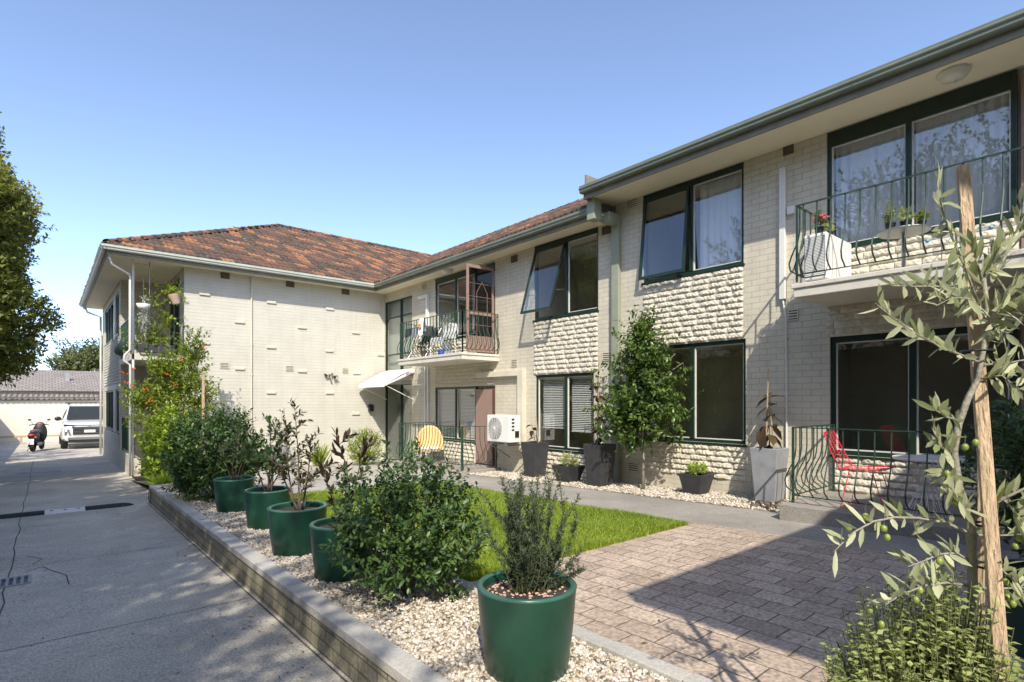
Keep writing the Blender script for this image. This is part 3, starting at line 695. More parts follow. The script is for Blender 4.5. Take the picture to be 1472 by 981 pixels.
# doors
def screen_door(name, p0, p1, z0, z1, fm, lab=None, n=13):
    """framed security door with diamond lattice above a solid kick panel, from p0 to p1 (hinge line to free edge)"""
    p0 = Vector((*p0, 0)); p1 = Vector((*p1, 0)); a = (p1-p0); wdt = a.length; a.normalize(); nn = a.cross(Vector((0, 0, 1)))
    def pt(s, z, k=0): q = p0 + a*s + nn*k; return (q.x, q.y, z)
    m = MB()
    for (s0, s1, c, d) in ((0, .06, z0, z1), (wdt-.06, wdt, z0, z1), (.06, wdt-.06, z0, z0+.1), (.06, wdt-.06, z1-.07, z1), (.06, wdt-.06, z0+.85, z0+.93)):
        v = [pt(s, z, k) for k in (-.015, .015) for s, z in ((s0, c), (s1, c), (s1, d), (s0, d))]
        m.add(v, [(0, 1, 2, 3), (4, 7, 6, 5), (0, 4, 5, 1), (1, 5, 6, 2), (2, 6, 7, 3), (3, 7, 4, 0)])
    o = m.build(name, M[fm], B, world=True)
    if lab: o['label'] = lab
    return o, pt, wdt
def lattice(o, pt, s0, s1, z0, z1, st, m_, r=.003):
    m = MB()
    H = z1-z0; W_ = s1-s0
    for sg in (1, -1):
        k = -H
        while k < W_:
            a0, b0 = (k, 0), (k+H, H)
            lo = max(0, -k); hi = min(H, W_-k)
            if hi > lo:
                pa, pb = (k+lo, lo), (k+hi, hi)
                if sg < 0: pa, pb = (W_-pa[0], pa[1]), (W_-pb[0], pb[1])
                m.tube([pt(s0+pa[0], z0+pa[1]), pt(s0+pb[0], z0+pb[1])], r, 4, caps=False)
            k += st
    m.build('lattice', M[m_], o, world=True)
o, pt, wd = screen_door('screen_door', (XF+.02, yb0+.03), (XF+.02, ydr-.02), -1.53, .30, 'brown', 'brown lattice security door of the ground floor flat')
lattice(o, pt, .06, wd-.06, -.6, .23, .05, 'brown', .005); q = MB(); q.quad(pt(.06, -1.43), pt(wd-.06, -1.43), pt(wd-.06, -.68), pt(.06, -.68)); q.build('kick_panel', M['brown'], o, world=True)
q = MB(); q.quad(pt(.04, -1.5, -.05), pt(wd-.04, -1.5, -.05), pt(wd-.04, .28, -.05), pt(.04, .28, -.05)); q.build('door_leaf', M['pinkframe'], o, world=True)
pd = PX(675, 0, XF-.62)
o, pt, wd = screen_door('screen_door', (XF-.01, yb0+.04), (7.27, yb0+.04), 1.13, 3.12, 'pinkframe', 'pinkish brown screen door swung open over the far balcony')
q = MB(); q.quad(pt(.06, 1.23), pt(wd-.06, 1.23), pt(wd-.06, 1.5), pt(.06, 1.5)); q.build('kick_panel', M['pinkframe'], o, world=True)
q = MB(); [q.tube([pt(.06, z), pt(wd-.06, z)], .005, 4) for z in (1.75, 2.0, 2.4, 2.7)]; q.tube([pt(.2, 1.5), pt(.2, 2.5), pt(.35, 2.75), pt(.5, 2.5), pt(.5, 1.5)], .006, 4); q.build('lattice', M['pinkframe'], o, world=True)
gs = MB(); gs.quad(pt(.06, 1.5), pt(wd-.06, 1.5), pt(wd-.06, 3.05), pt(.06, 3.05)); gs.build('pane', glassmat('fly_screen', (.55, .5, .47), 1.2), o, world=True)
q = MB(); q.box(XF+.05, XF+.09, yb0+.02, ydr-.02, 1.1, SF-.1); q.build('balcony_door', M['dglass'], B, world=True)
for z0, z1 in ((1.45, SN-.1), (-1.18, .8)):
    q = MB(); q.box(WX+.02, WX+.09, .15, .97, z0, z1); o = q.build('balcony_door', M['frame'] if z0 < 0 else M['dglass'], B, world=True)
    f_ = MB(); f_.box(WX-.0, WX+.018, .91, .98, z0, z1); f_.build('door_frame', M['pinkframe'], o, world=True)
    lattice(o, lambda s, z: (WX-.002, .15+s, z), 0, .76, z0+.05, z1-.05, .07, 'steel')
# entrance door details
q = MB(); q.box(XF+.0, XF+.028, ye0, ye1, .5, .62); q.tube([(XF-.02, yme-.12, -.75), (XF-.02, yme-.25, -.75)], .012); q.build('door_handle', M['steel'], B, world=True)
# vents
def vent(u0, u1, v0, v1, X=WX, axis='x', m_='brick', dark=False, dep=.012):
    a, b_ = (PX(u0, v0, X), PX(u1, v1, X)) if axis == 'x' else (PY(u0, v0, X), PY(u1, v1, X))
    h0 = (PX(u0, v1, X) if axis == 'x' else PY(u0, v1, X)).z
    z0, z1 = min(h0, b_.z), min(max(h0, b_.z)+.16, a.z)
    if axis == 'x': y0, y1 = sorted((a.y, b_.y)); bx = lambda m, c, d, e, f, n0, n1: m.box(X-n1, X-n0, c, d, e, f)
    else: y0, y1 = sorted((a.x, b_.x)); bx = lambda m, c, d, e, f, n0, n1: m.box(c, d, X-n1, X-n0, e, f)
    z1 = z0 + .155; y1 = min(y1, y0+.24)
    m = MB(); bx(m, y0, y1, z0, z1, .0005, .004); o = m.build('wall_vent', M['vent'], B, world=True)
    s = MB(); t = .012
    bx(s, y0, y1, z1-t, z1, .0045, dep+.004); bx(s, y0, y1, z0, z0+t, .0045, dep+.004); bx(s, y0, y0+t, z0+t, z1-t, .0045, dep+.003); bx(s, y1-t, y1, z0+t, z1-t, .0045, dep+.003)
    for k in range(1, 4): zz = z0 + (z1-z0)*k/4; bx(s, y0+t, y1-t, zz-.009, zz+.009, .0045, dep)
    s.build('louvre', M['vent'] if dark else M['render'], o, world=True)
for a in ((901, 916, 281, 297), (900, 914, 472, 487), (903, 918, 665, 677), (1126, 1141, 206, 220), (1133, 1148, 449, 460)): vent(*a, dark=a[2] < 220)
for a in ((866, 880, 504, 518), (866, 879, 323, 335), (735, 744, 365, 376), (735, 744, 516, 527), (603, 613, 405, 415), (603, 611, 526, 536)): vent(*a, X=XF, dark=a[2] < 380)
for a in ((316, 329, 521, 530), (410.6, 422, 524, 534), (492, 501, 528, 537)): vent(*a, X=YW, axis='y')
for a in ((317, 330, 391, 400), (411, 423, 404, 412), (491, 502, 417, 423)): vent(*a, X=YW, axis='y', dark=True)
for (a, b_, c, d) in ((20,68,135,145),(338,378,175,183),(615,645,207,213),(187,227,265,277),(483,518,292,302),(738,770,316,326),(20,68,365,375),(337,378,385,395),(612,643,402,411),(187,230,485,496),(484,520,498,507),(742,772,507,515),(337,377,598,608),(615,650,600,609),(738,770,699,707),(858,880,422,428)):
    k = 3.27; p0 = PY(280+a/k, 380+c/k, YW); p1 = PY(280+b_/k, 380+d/k, YW); zc = (p0.z+p1.z)/2
    m = MB(); m.box(p0.x, p0.x+.24, YW-.035, YW-.001, zc-.035, zc+.035); m.build('projecting_brick', M['render'], B, world=True, bevel=.006)
m = MB()
for u in (361, 479.4):
    p = PY(u, 450, YW); m.box(p.x-.012, p.x+.012, YW-.004, YW-.001, -1.8, 3.3)
m.build('control_joint', M['render'], B, world=True)
m = MB(); p = PY(361, 450, YW); m.tube([(p.x, YW-.03, -1.8), (p.x, YW-.03, 3.3)], .022, 8); [m.box(p.x-.035, p.x+.035, YW-.035, YW-.002, z, z+.03) for z in (-.6, .7, 1.5, 2.8)]
m.build('downpipe', M['render'], B, world=True)
# roof edge: soffits, fascias, gutters
GP = [(0, 0), (-.075, 0), (-.09, .02), (-.09, .05), (-.108, .062), (-.112, .075), (-.108, .085), (-.096, .092), (-.098, .12), (-.088, .124), (-.08, .12), (-.08, .03), (-.01, .02), (-.01, .12), (0, .12)]
def gutter(p0, p1, out, mt, n=6):
    """box gutter from p0 to p1 (outer fascia line, bottom edge), out = horizontal unit vector away from the wall"""
    p0, p1, out = Vector(p0), Vector(p1), Vector(out)
    m = MB(); m.prism([p0 - out*x + Vector((0, 0, z)) for x, z in GP], p1-p0)
    L = (p1-p0).length; d = (p1-p0).normalized(); k = 1.2
    while k < L:
        q = p0 + d*k; m.prism([q - out*(x*1.03-.0) + Vector((0, 0, z-.002)) for x, z in GP[1:9]] + [q + out*.1 + Vector((0, 0, .1))], d*.035); k += 1.85
    return m.build('gutter', M[mt], B, world=True)
m = MB()
m.box(7.32, WX+.02, -10, 6.60, SN, SN+.02); m.box(7.58, XF+.03, 6.5, YW+.02, SF, SF+.02)
m.box(1.08, XF, 15.24, YW+.02, SF+.001, SF+.021); m.box(1.08, 2.66, YW, 25.0, SF+.003, SF+.023)
m.build('soffit', M['soffit'], B, world=True)
m = MB(); m.box(7.295, 7.325, -10, 6.64, SN-.04, SN+.17); m.box(7.325, WX+.1, 6.601, 6.64, SN-.04, SN+.4)
m.box(7.555, 7.585, 6.62, 15.27, SF-.05, SF+.14); m.box(1.05, 7.58, 15.21, 15.24, SF-.048, SF+.14); m.box(1.05, 1.08, 15.24, 25.0, SF-.05, SF+.14)
m.build('fascia', M['fascia'], B, world=True)
gutter((7.295, -10, SN+.05), (7.295, 6.66, SN+.05), (-1, 0, 0), 'gutter')
gutter((7.555, 6.60, SF+.03), (7.555, 15.21, SF+.03), (-1, 0, 0), 'gutter')
gutter((.95, 15.21, SF+.03), (7.46, 15.21, SF+.03), (0, -1, 0), 'gutter_pale')
gutter((1.05, 15.12, SF+.03), (1.05, 25.0, SF+.03), (-1, 0, 0), 'gutter')
# downpipe at the step of the facade with rainhead elbows
p = PX(888, 0, WX).y
m = MB(); m.box(WX-.09, WX-.004, p-.085, p+.085, -1.6, SN-.32); m.box(WX-.35, WX-.004, p-.09, p+.09, SN-.40, SN-.22)
m.box(7.42, 7.62, 6.50, 6.68, SF-.1, SN+.02); m.box(7.5, WX-.01, 6.52, 6.66, SF-.06, SF+.08)
m.build('downpipe', mat('downpipe_paint', (.30,.32,.24), .45, var=.1, scale=3), B, world=True, bevel=.012)
# slim white conduits on the near wall
y = PX(1126.5, 0, WX).y; m = MB(); m.box(WX-.06, WX-.003, y-.04, y+.04, 1.45, 3.32); m.tube([(WX-.03, y, 1.45), (WX-.03, y-.04, 1.2), (WX-.025, y-.05, .6), (WX-.025, y-.05, -1.45)], .014, 8)
for z in (.9, .1, -.7): m.box(WX-.03, WX-.003, y-.08, y-.02, z, z+.02)
m.box(WX-.06, WX-.003, y-.16, y-.07, 2.63, 2.74); m.build('conduit', M['pvc'], B, world=True, bevel=.006)
y0, y1 = PX(757, 0, XF).y, PX(749, 0, XF).y; m = MB(); zt = PX(752, 532, XF).z
m.box(XF-.12, XF-.003, y0, y1, -1.1, zt); m.box(XF-.121, XF-.003, y1, PX(690, 0, XF).y, zt-.13, zt-.001); m.build('duct_cover', M['render'], B, world=True, bevel=.006)
y0 = PX(617, 0, XF).y; m = MB(); m.box(XF-.07, XF-.003, y0, y0+.09, 1.2, 2.95); m.box(XF-.071, XF-.003, y0+.09, y0+.5, 2.86, 2.95); m.box(XF-.05, XF-.003, y0, y0+.05, -1.5, .95); m.box(XF-.05, XF-.003, y0+.14, y0+.19, -1.5, .95)
m.build('conduit', M['pvc'], B, world=True, bevel=.005)
# ceiling lights under the eaves
for c in ((7.62, 1.48, SN), (7.8, 11.75, SF)):
    m = MB(); m.lathe([(.15, 0), (.155, -.02), (.14, -.035)], c, 24); o = m.build('ceiling_light', M['whitepaint'], B, world=True, smooth=True)
    m = MB(); m.lathe([(.14, -.035), (.12, -.07), (.07, -.095), (.012, -.104), (.012, -.12), (0, -.12)], c, 24); m.build('shade', M['lamp'], o, world=True, smooth=True)

# tiled roofs --------------------------------------------------------
def tiles(name, o, du, dv, U0, U1, VL, inside, seed=0, tw=.29, tl=.31):
    """o origin on the eave, du along it, dv unit vector up the slope"""
    rg = np.random.default_rng(seed); o, du, dv = Vector(o), Vector(du), Vector(dv); nn = np.array(du.cross(dv).normalized())
    if nn[2] < 0: nn = -nn
    prof = [(0, .012), (.12, .036), (.25, .012), (.42, .004), (.55, .03), (.7, .010), (.86, .002), (1, .012)]
    V = []; F = []; T = []; oo = np.array(o); a = np.array(du); b_ = np.array(dv)
    nu = int((U1-U0)/tw); nv = int(VL/tl)+1
    for j in range(nv):
        for i in range(nu):
            u = U0 + i*tw + (.0 if j % 2 else .0); v = j*tl
            if not inside(u+tw/2, v+tl/2): continue
            t = rg.random(); lift = rg.normal()*.004; base = len(V); sk = rg.normal()*.006
            for (vv, h0) in ((v-.03, 0.018), (v-.03, .040), (v+tl, .012)):
                for s, h in prof: V.append(oo + a*(u+s*tw) + b_*(vv+sk) + nn*(h+h0+lift - (.018 if (vv, h0) == (v-.03, .018) else 0))); T.append(t)
            k = len(prof)
            for r in range(2):
                for s in range(k-1): q = base+r*k+s; F.append((q, q+1, q+k+1, q+k))
    return np_mesh(name, V, np.array(F), M['tile'], B, tint=T, world=True)
PT = math.atan(.518); cp, sp = math.cos(PT), math.sin(PT)
H = 5.35
tiles('roof', (0, 15.16, SF+.15), (1, 0, 0), (0, cp, sp), 1.05, 16, H/cp, lambda u, v: v*cp < u-1.05 + .1 and u < 7.55 + v*cp + .15, 1)
tiles('roof', (7.50, 0, SF+.15), (0, 1, 0), (cp, 0, sp), 6.62, 22, H/cp, lambda u, v: u < 15.2 + v*cp + .15, 2)
tiles('roof', (1.0, 0, SF+.15), (0, 1, 0), (cp, 0, sp), 15.2, 26, H/cp, lambda u, v: v*cp < u-15.2 + .1 and v*cp < 25.9-u, 3)
m = MB(); zz = SF+.13
m.quad((12.9, 6.6, zz+H*.518), (12.9, 20.5, zz+H*.518), (18.2, 20.5, zz), (18.2, 6.6, zz)); m.quad((6.4, 20.55, zz+H*.518), (18, 20.55, zz+H*.518), (18, 25.9, zz), (1.05, 25.9, zz))
m.quad((7.25, -10, SN+.16), (7.25, 6.64, SN+.16), (13, 6.64, SN+.16+5.7*.45), (13, -10, SN+.16+5.7*.45)); m.quad((13, -10, SN+.16+5.7*.45), (13, 6.64, SN+.16+5.7*.45), (19, 6.64, SN), (19, -10, SN))
m.add([(7.3, 6.638, SN+.14), (13, 6.638, SN+.14+5.7*.45), (19, 6.638, SN)], [(0, 1, 2)])
m.build('roof_back', M['far_roof'], B, world=True)
def caps(p, q, n_r=.095, ln=.38):
    p, q = Vector(p), Vector(q); d = (q-p).normalized(); L = (q-p).length; k = 0; V = []; F = []; T = []
    b_ = d.cross(Vector((0, 0, 1))).normalized(); c = b_.cross(d)
    while k < L:
        t = random.random(); base = len(V)
        for (s, rr) in ((k, n_r*1.12), (min(L, k+ln+.03), n_r*.92)):
            for i in range(9):
                a = math.pi*i/8; V.append(p + d*s + b_*math.cos(a)*rr + c*(math.sin(a)*rr*.8)); T.append(t)
        F += [(base+i, base+i+1, base+10+i, base+9+i) for i in range(8)]; k += ln
    np_mesh('ridge_capping', [tuple(v) for v in V], np.array(F), M['tile'], B, tint=T, world=True)
Z0 = SF+.19
caps((1.05, 15.2, Z0), (6.4, 20.55, Z0+H*.518)); caps((6.4, 20.55, Z0+H*.518), (14, 20.55, Z0+H*.518)); caps((12.9, 6.6, Z0+H*.518), (12.9, 20.5, Z0+H*.518))
# awning over the entrance
aw = MB(); n = 46; ya0, ya1 = 13.85, 15.55; V = []
for i in range(n+1):
    y = ya0 + (ya1-ya0)*i/n; dz = .012*math.cos(i*math.pi)
    V.append([(XF-.003, y, .93+dz), (XF-.45, y, .72+dz), (7.16, y, .46+dz), (7.14, y, .40+dz)])
s = [p for r in V for p in r]; aw.add(s, [(4*i+k, 4*i+k+1, 4*i+k+5, 4*i+k+4) for i in range(n) for k in range(3)])
o = aw.build('awning', M['white'], B, world=True); o['label'] = 'white corrugated awning over the entrance'
m = MB(); [m.tube([(XF-.005, y, .05), (7.2, y, .44)], .012, 6) for y in (ya0+.05, ya1-.05)]; m.prism([(XF, ya0, .93), (7.16, ya0, .46), (7.16, ya0, .43), (XF, ya0, .82)], (0, -.01, 0)); m.build('stay_arm', M['white'], o, world=True)
p = PY(532, 587, YW); m = MB(); m.box(p.x-.07, p.x+.07, YW-.12, YW-.003, p.z-.1, p.z+.08); m.prism([(p.x-.09, YW-.13, p.z+.08), (p.x+.09, YW-.13, p.z+.08), (p.x, YW-.06, p.z+.13)], (0, .12, 0)); o = m.build('wall_lamp', M['black'], B, world=True)
# balconies -----------------------------------------------------------
def belly(f, amp=.13):
    pr = [(0, 0), (.35, .0), (.5, .025), (.65, .085), (.78, .13), (.88, .125), (.95, .075), (1, .0)]
    for (a, x), (b_, y) in zip(pr[:-1], pr[1:]):
        if f <= b_: k = (f-a)/(b_-a); return (x + (y-x)*k)*amp/.13
    return 0
def rail_parts(path, z1, z0, spacing=.15, amp=.13, r=.0095, rail=.014, posts=True, post_down=0.0, skip_last=False):
    """path: 2D points; outward is to the left of the walking direction"""
    top = MB(); bars = []; pst = []
    for (a, b_) in zip(path[:-1], path[1:]):
        a, b_ = Vector((*a, 0)), Vector((*b_, 0)); d = (b_-a).normalized(); L = (b_-a).length; out = Vector((-d.y, d.x, 0))
        top.obox((a.x, a.y, z1), (b_.x, b_.y, z1), .03, .012); top.obox((a.x, a.y, z0+.09), (b_.x, b_.y, z0+.09), .022, .01)
        n = max(1, round(L/spacing)); amp_ = amp
        for i in range(n):
            p = a + d*(L*(i+.5)/n); pts = []
            for k in range(11):
                f = k/10; q = p + out*belly(f, amp_); pts.append((q.x, q.y, z1-.006 - (z1-z0-.095)*f))
            bars.append(pts)
    for p in path: pst.append([(p[0], p[1], z1), (p[0], p[1], z0-post_down)])
    return top, bars, pst
def bld_rail(path, z1, z0, spacing, parent, **k):
    top, bars, pst = rail_parts(path, z1, z0, spacing, **k)
    for b_ in bars: top.tube(b_, .0095, 5, caps=False)
    for p_ in pst: top.obox(p_[0], p_[1], .022, .022)
    return top.build('railing', M['green'], parent, world=True)
def slab(x0, x1, y0, y1, z0, z1, label=None):
    m = MB(); m.box(x0, x1, y0, y1, z0, z1); m.box(x0-.02, x1-.001, y0-.02, y1+.02, z1-.05, z1+.004)
    o = m.build('balcony', M['slab'], B, world=True, bevel=.008)
    if label: o['label'] = label
    return o
bn = slab(7.02, WX, -2.0, 2.93, 1.27, 1.43, 'near balcony slab at the upper right')
bld_rail([(7.05, -2), (7.05, 2.90), (WX-.02, 2.90)], 2.40, 1.46, .155, bn)
bf = slab(7.02, XF, 9.98, 12.86, .93, 1.08, 'far balcony slab with clutter on it')
bld_rail([(XF, 10.02), (7.06, 10.02), (7.06, 12.82), (XF, 12.82)][::-1] if False else [(7.06, 10.02), (7.06, 12.82), (XF, 12.82)], 2.02, 1.08, .13, bf)
bld_rail([(XF, 10.02), (7.06, 10.02)], 2.02, 1.08, .13, bf)
bw = MB(); bw.box(1.56, 2.64, 15.68, 18.5, .98, 1.13); bw = bw.build('balcony', M['slab'], B, world=True, bevel=.008)
bld_rail([(2.62, 15.72), (1.6, 15.72)], 2.05, 1.13, .12, bw, amp=.0)
bld_rail([(1.6, 15.72), (1.6, 18.48)], 2.05, 1.13, .13, bw, amp=.16)
m = MB(); m.box(1.565, 1.61, 15.68, 15.725, -1.8, SF); o = m.build('corner_post', M['whitepaint'], B, world=True)
p = PY(215, 300, 15.72).x; m = MB(); m.tube([(p, 15.72, 1.13), (p, 15.72, SF)], .012, 6); m.tube([(1.62, 15.72, 3.27), (p, 15.72, 3.27)], .006, 5)
for z in (1.2, 2.3): 
    m.tube([(p+.05, 15.76, 1.9), (2.62, 15.76, 2.95)], .008, 5); m.tube([(p, 15.76, 2.6), (2.62, 15.76, 1.9)], .008, 5)
m.build('trellis_post', M['steel'], B, world=True)
m = MB(); m.tube([(1.1, 15.3, 3.25), (1.15, 15.35, 3.1), (1.5, 15.62, 2.98), (1.52, 15.6, 2.9), (1.52, 15.6, 1.2), (1.42, 15.6, 1.08), (1.40, 15.6, .95), (1.52, 15.6, .85), (1.52, 15.6, -1.75)], .026, 8)
m.tube([(1.1, 24.7, 3.3), (1.15, 24.6, 3.15), (1.52, 24.5, 3.0), (1.52, 24.5, -1.9)], .035, 8); m.build('downpipe', M['whitepaint'], B, world=True, smooth=True)
# porch stub wall and rail under the corner balcony
m = MB(); m.box(1.59, 1.72, 15.5, 18.5, -1.9, -1.35); m.build('porch_wall', M['render'], B, world=True)
bld_rail([(1.62, 15.75), (1.62, 18.4)], -.45, -1.35, .13, B, amp=.0)
# ------------------------------------------------------------------ plants and pots
def pot_round(parent, r=.25, h=.43, mt='pot', rim='potrim'):
    p = MB(); p.lathe([(0, 0), (r*.80, 0), (r*.83, .012), (r*.93, h*.5), (r*.995, h-.012), (r, h-.003), (r*.985, h), (r*.885, h), (r*.87, h-.008), (r*.85, h-.06)], n=56)
    o = p.build('pot', M[mt], parent, smooth=True)
    q = MB(); q.lathe([(r*1.0+.001, h-.012), (r+.003, h-.004), (r*.985, h+.003), (r*.885, h+.002), (r*.868, h-.012)], n=56); q.build('rim', M[rim], o, smooth=True)
    s = MB(); rg = np.random.default_rng(int(r*1e4)); n = 40; vs = [(0, 0, h-.045)]; 
    for k, rr in enumerate((.3, .6, .86)):
        for i in range(24): a = 2*math.pi*i/24; vs.append((r*rr*math.cos(a), r*rr*math.sin(a), h-.05+.012*rg.random()))
    fs = [(0, 1+i, 1+(i+1) % 24) for i in range(24)] + [(1+24*k+i, 25+24*k+i, 25+24*k+(i+1) % 24, 1+24*k+(i+1) % 24) for k in (0, 1) for i in range(24)]
    s.add(vs, fs); s.build('soil', M['soil'], o)
    return o
def stems(parent, specs, mt='bark'):
    m = MB()
    for pts, r0, r1 in specs: m.tube(pts, r0, 6, r1=r1)
    return m.build('stem', M[mt], parent, smooth=True)
def curve(p0, p1, n=6, bend=.05, rg=rng):
    p0, p1 = np.array(p0, float), np.array(p1, float); b_ = rg.normal(size=3)*bend
    return [tuple(p0 + (p1-p0)*t + b_*math.sin(math.pi*t)) for t in np.linspace(0, 1, n)]
def at(u, t, z=None):
    p = P(u, 577, t); return (p.x, p.y, gz(p.x, p.y) if z is None else z)

# big bush in the gravel
def bush(name, label, cat, loc, r, h, nsh, per, size, mt, seed, asp=.42, group=None, low=-.75, fine=True, wob=.14, up=.5, ln=.3):
    t = thing(name, label, cat, loc, 0, group); L = Leaves()
    shrub_leaves(L, (0, 0, h*.5), (r, r, h*.54), nsh, per, size, asp, low=low, seed=seed, ln=ln, wob=wob, up=up)
    L.build('foliage', M[mt], t, fine=fine)
    rg = np.random.default_rng(seed)
    stems(t, [(curve((rg.normal()*.02, rg.normal()*.02, -.02), (rg.normal()*r*.45, rg.normal()*r*.45, h*.75), 6, .03, rg), .012*h, .004) for _ in range(12)])
    return t
bush('round_bush', 'largest dark green leafy bush, between the foreground pots in the gravel', 'bush', at(588, 4.0), .53, .98, 620, 13, .052, 'bush', 21)
bush('round_bush', 'tall dense dark bush at the far end of the planter wall', 'bush', at(310, 8.3), .64, 1.26, 1000, 13, .066, 'bush', 22)
bush('clipped_shrub', 'rounded light green shrub beside the stairwell entrance', 'shrub', (6.75, 14.2, -1.78), .50, 1.0, 420, 10, .06, 'climb', 23, fine=False)
# potted shrubs in the green tubs
tub_group = 'green tubs standing along the gravel bed'
def tub(u, t, label, r=.25, h=.43):
    return thing('potted_shrub', label, 'potted plant', at(u, t), 0, tub_group)
def leafy_stem(L, pts, n, size, asp, tint, spread=.75, up=.6, rg=rng, start=.2, sag=0):
    pts = [np.array(p) for p in pts]
    for a, b_ in zip(pts[:-1], pts[1:]):
        shoot(L, a, b_, n, size, asp, spread, 0, up, tint, rg=rg)
def upright(parent, z0, tips, per, size, asp, mt, seed, nb=5, spread=.8, blen=.22, stem_r=.010, low=.3, mtst='bark'):
    """several stems rising from the pot, each with short side shoots"""
    rg = np.random.default_rng(seed); L = Leaves(); sp = []
    for (x, y, z) in tips:
        c = curve((x*.15 + rg.normal()*.02, y*.15 + rg.normal()*.02, z0-.05), (x, y, z), 8, .03, rg); sp.append((c, stem_r, .0025)); c = np.array(c)
        for k in range(nb):
            f = low + (1-low)*(k+.5)/nb; q = f*7; i = min(6, int(q)); p = c[i] + (c[i+1]-c[i])*(q-i)
            a = rg.random()*6.28; ln = blen*(1.1 - .5*f)*(.7+.6*rg.random()); d = np.array([math.cos(a)*.8, math.sin(a)*.8, .65])
            e = p + d*ln; sp.append(([tuple(p), tuple(e)], .0035, .0015)); shoot(L, p, e, per, size, asp, spread, .15, .6, None, rg=rg)
        shoot(L, c[-3], c[-1] + (c[-1]-c[-2])*.4, per+3, size, asp, spread*.8, 0, .8, None, rg=rg)
    stems(parent, sp, mtst); L.build('foliage', M[mt], parent, fine=True)
t = thing('potted_shrub', 'green tub half hidden behind the tall dense bush', 'potted plant', (1.86, 10.75, gz(1.86, 10.75)), 0, tub_group); pot_round(t, .25, .5)
upright(t, .5, [(.1, 0, 1.2), (-.1, .1, 1.1), (.05, -.1, 1.0)], 9, .07, .45, 'bush', 30)
t = tub(337, 7.3, 'green tub with thin twiggy shrub, next to the tall dense bush'); pot_round(t)
upright(t, .43, [(.05, 0, 1.15), (-.12, .1, .95), (.14, -.05, 1.05), (0, -.12, .9), (.2, .05, .85)], 8, .055, .38, 'citrus', 31, nb=8, blen=.2)
t = tub(385, 6.3, 'green tub with broad leafed bushy plant, second tub from the tall dense bush'); pot_round(t)
upright(t, .43, [(.05, .05, 1.2), (-.15, .1, 1.0), (.18, -.08, 1.1), (0, -.15, .85), (.22, .1, .8), (-.18, -.1, .75)], 8, .075, .5, 'bush', 32, nb=8, blen=.2)
t = tub(428, 5.2, 'green tub with tall bronze tipped camellia, middle of the tub row'); pot_round(t, .265)
upright(t, .43, [(-.03, .0, 1.38), (.10, -.06, 1.05), (-.08, .06, 1.15), (.16, -.12, .75), (-.12, .05, .8)], 9, .06, .40, 'dusky', 33, nb=9, blen=.2)
t = tub(492, 4.45, 'green tub with stiff dark leathery leaves, touching the largest bush'); pot_round(t)
upright(t, .43, [(-.04, .02, 1.12), (.12, -.14, 1.05), (-.14, .10, .9), (.04, .05, .85)], 9, .085, .34, 'bronze', 34, nb=4, blen=.14, spread=.5)
lb = MB(); lb.quad((.0, -.02, .66), (.08, -.07, .70), (.095, -.075, .78), (.015, -.025, .74)); lb.build('plant_tag', M['silver'], t)
t = tub(757, 2.86, 'large green glazed tub in the foreground with upright rosemary'); pot_round(t, .258, .44)
rg = np.random.default_rng(35); L = Leaves(); sp = []
tips = [(rg.normal()*.09, rg.normal()*.09, .60+.42*rg.random()) for _ in range(38)] + [(-.20, .15, .93), (-.22, .1, .85), (.22, -.17, .9), (.25, -.12, .8), (.2, -.2, .62), (-.17, .0, .98), (.13, -.02, 1.02), (.22, -.2, .52), (.0, .02, 1.06)]
for (x, y, z) in tips:
    c = curve((x*.2 + rg.normal()*.02, y*.2 + rg.normal()*.02, .38), (x, y, z), 9, .03, rg); sp.append((c, .0042, .0012)); c = np.array(c)
    for i in range(1, 8):
        k = 34; f = rg.random(k); b_ = c[i] + (c[i+1]-c[i])*f[:, None]; ax = unit(c[i+1]-c[i]); sd = unit(np.cross(ax, rg.normal(size=(k, 3))))
        L.add(b_, unit(sd + ax*.75), rg.normal(size=(k, 3)), .027*(.6+.6*rg.random(k)), .0046, rg.random(k))
    for _ in range(6):
        i = rg.integers(2, 7); p = c[i]; a = rg.random()*6.28; e = p + np.array([math.cos(a)*.04, math.sin(a)*.04, .07])*(.6+rg.random()*.8); sp.append(([tuple(p), tuple(e)], .002, .001))
        k = 22; f = rg.random(k); b_ = p + (e-p)*f[:, None]; ax = unit(e-p); sd = unit(np.cross(ax, rg.normal(size=(k, 3)))); L.add(b_, unit(sd + ax*.75), rg.normal(size=(k, 3)), .025*(.6+.6*rg.random(k)), .0044, rg.random(k))
stems(t, sp, 'twig'); L.build('foliage', M['rosemary'], t)
pb = np.random.default_rng(9); m = MB()
for _ in range(160):
    a = pb.random()*6.28; r_0 = .21*math.sqrt(pb.random()); m.ball((r_0*math.cos(a), r_0*math.sin(a), .40), .005+.005*pb.random(), 6, 4, (1, 1, .6))
m.build('grit', M['terra'], t)
p = P(1512, 577, 2.95)
t = thing('potted_shrub', 'green tub with dense dark shrub at the right edge behind the olive stake', 'potted plant', (p.x, p.y, gz(p.x, p.y)), 0, tub_group); pot_round(t, .26)
L = Leaves(); shrub_leaves(L, (0, 0, .95), (.34, .34, .46), 380, 12, .05, .42, low=-.8, seed=36, ln=.25); L.build('foliage', M['bush'], t, fine=True); stems(t, [([(0, 0, .38), (.02, .01, .9)], .02, .01)])

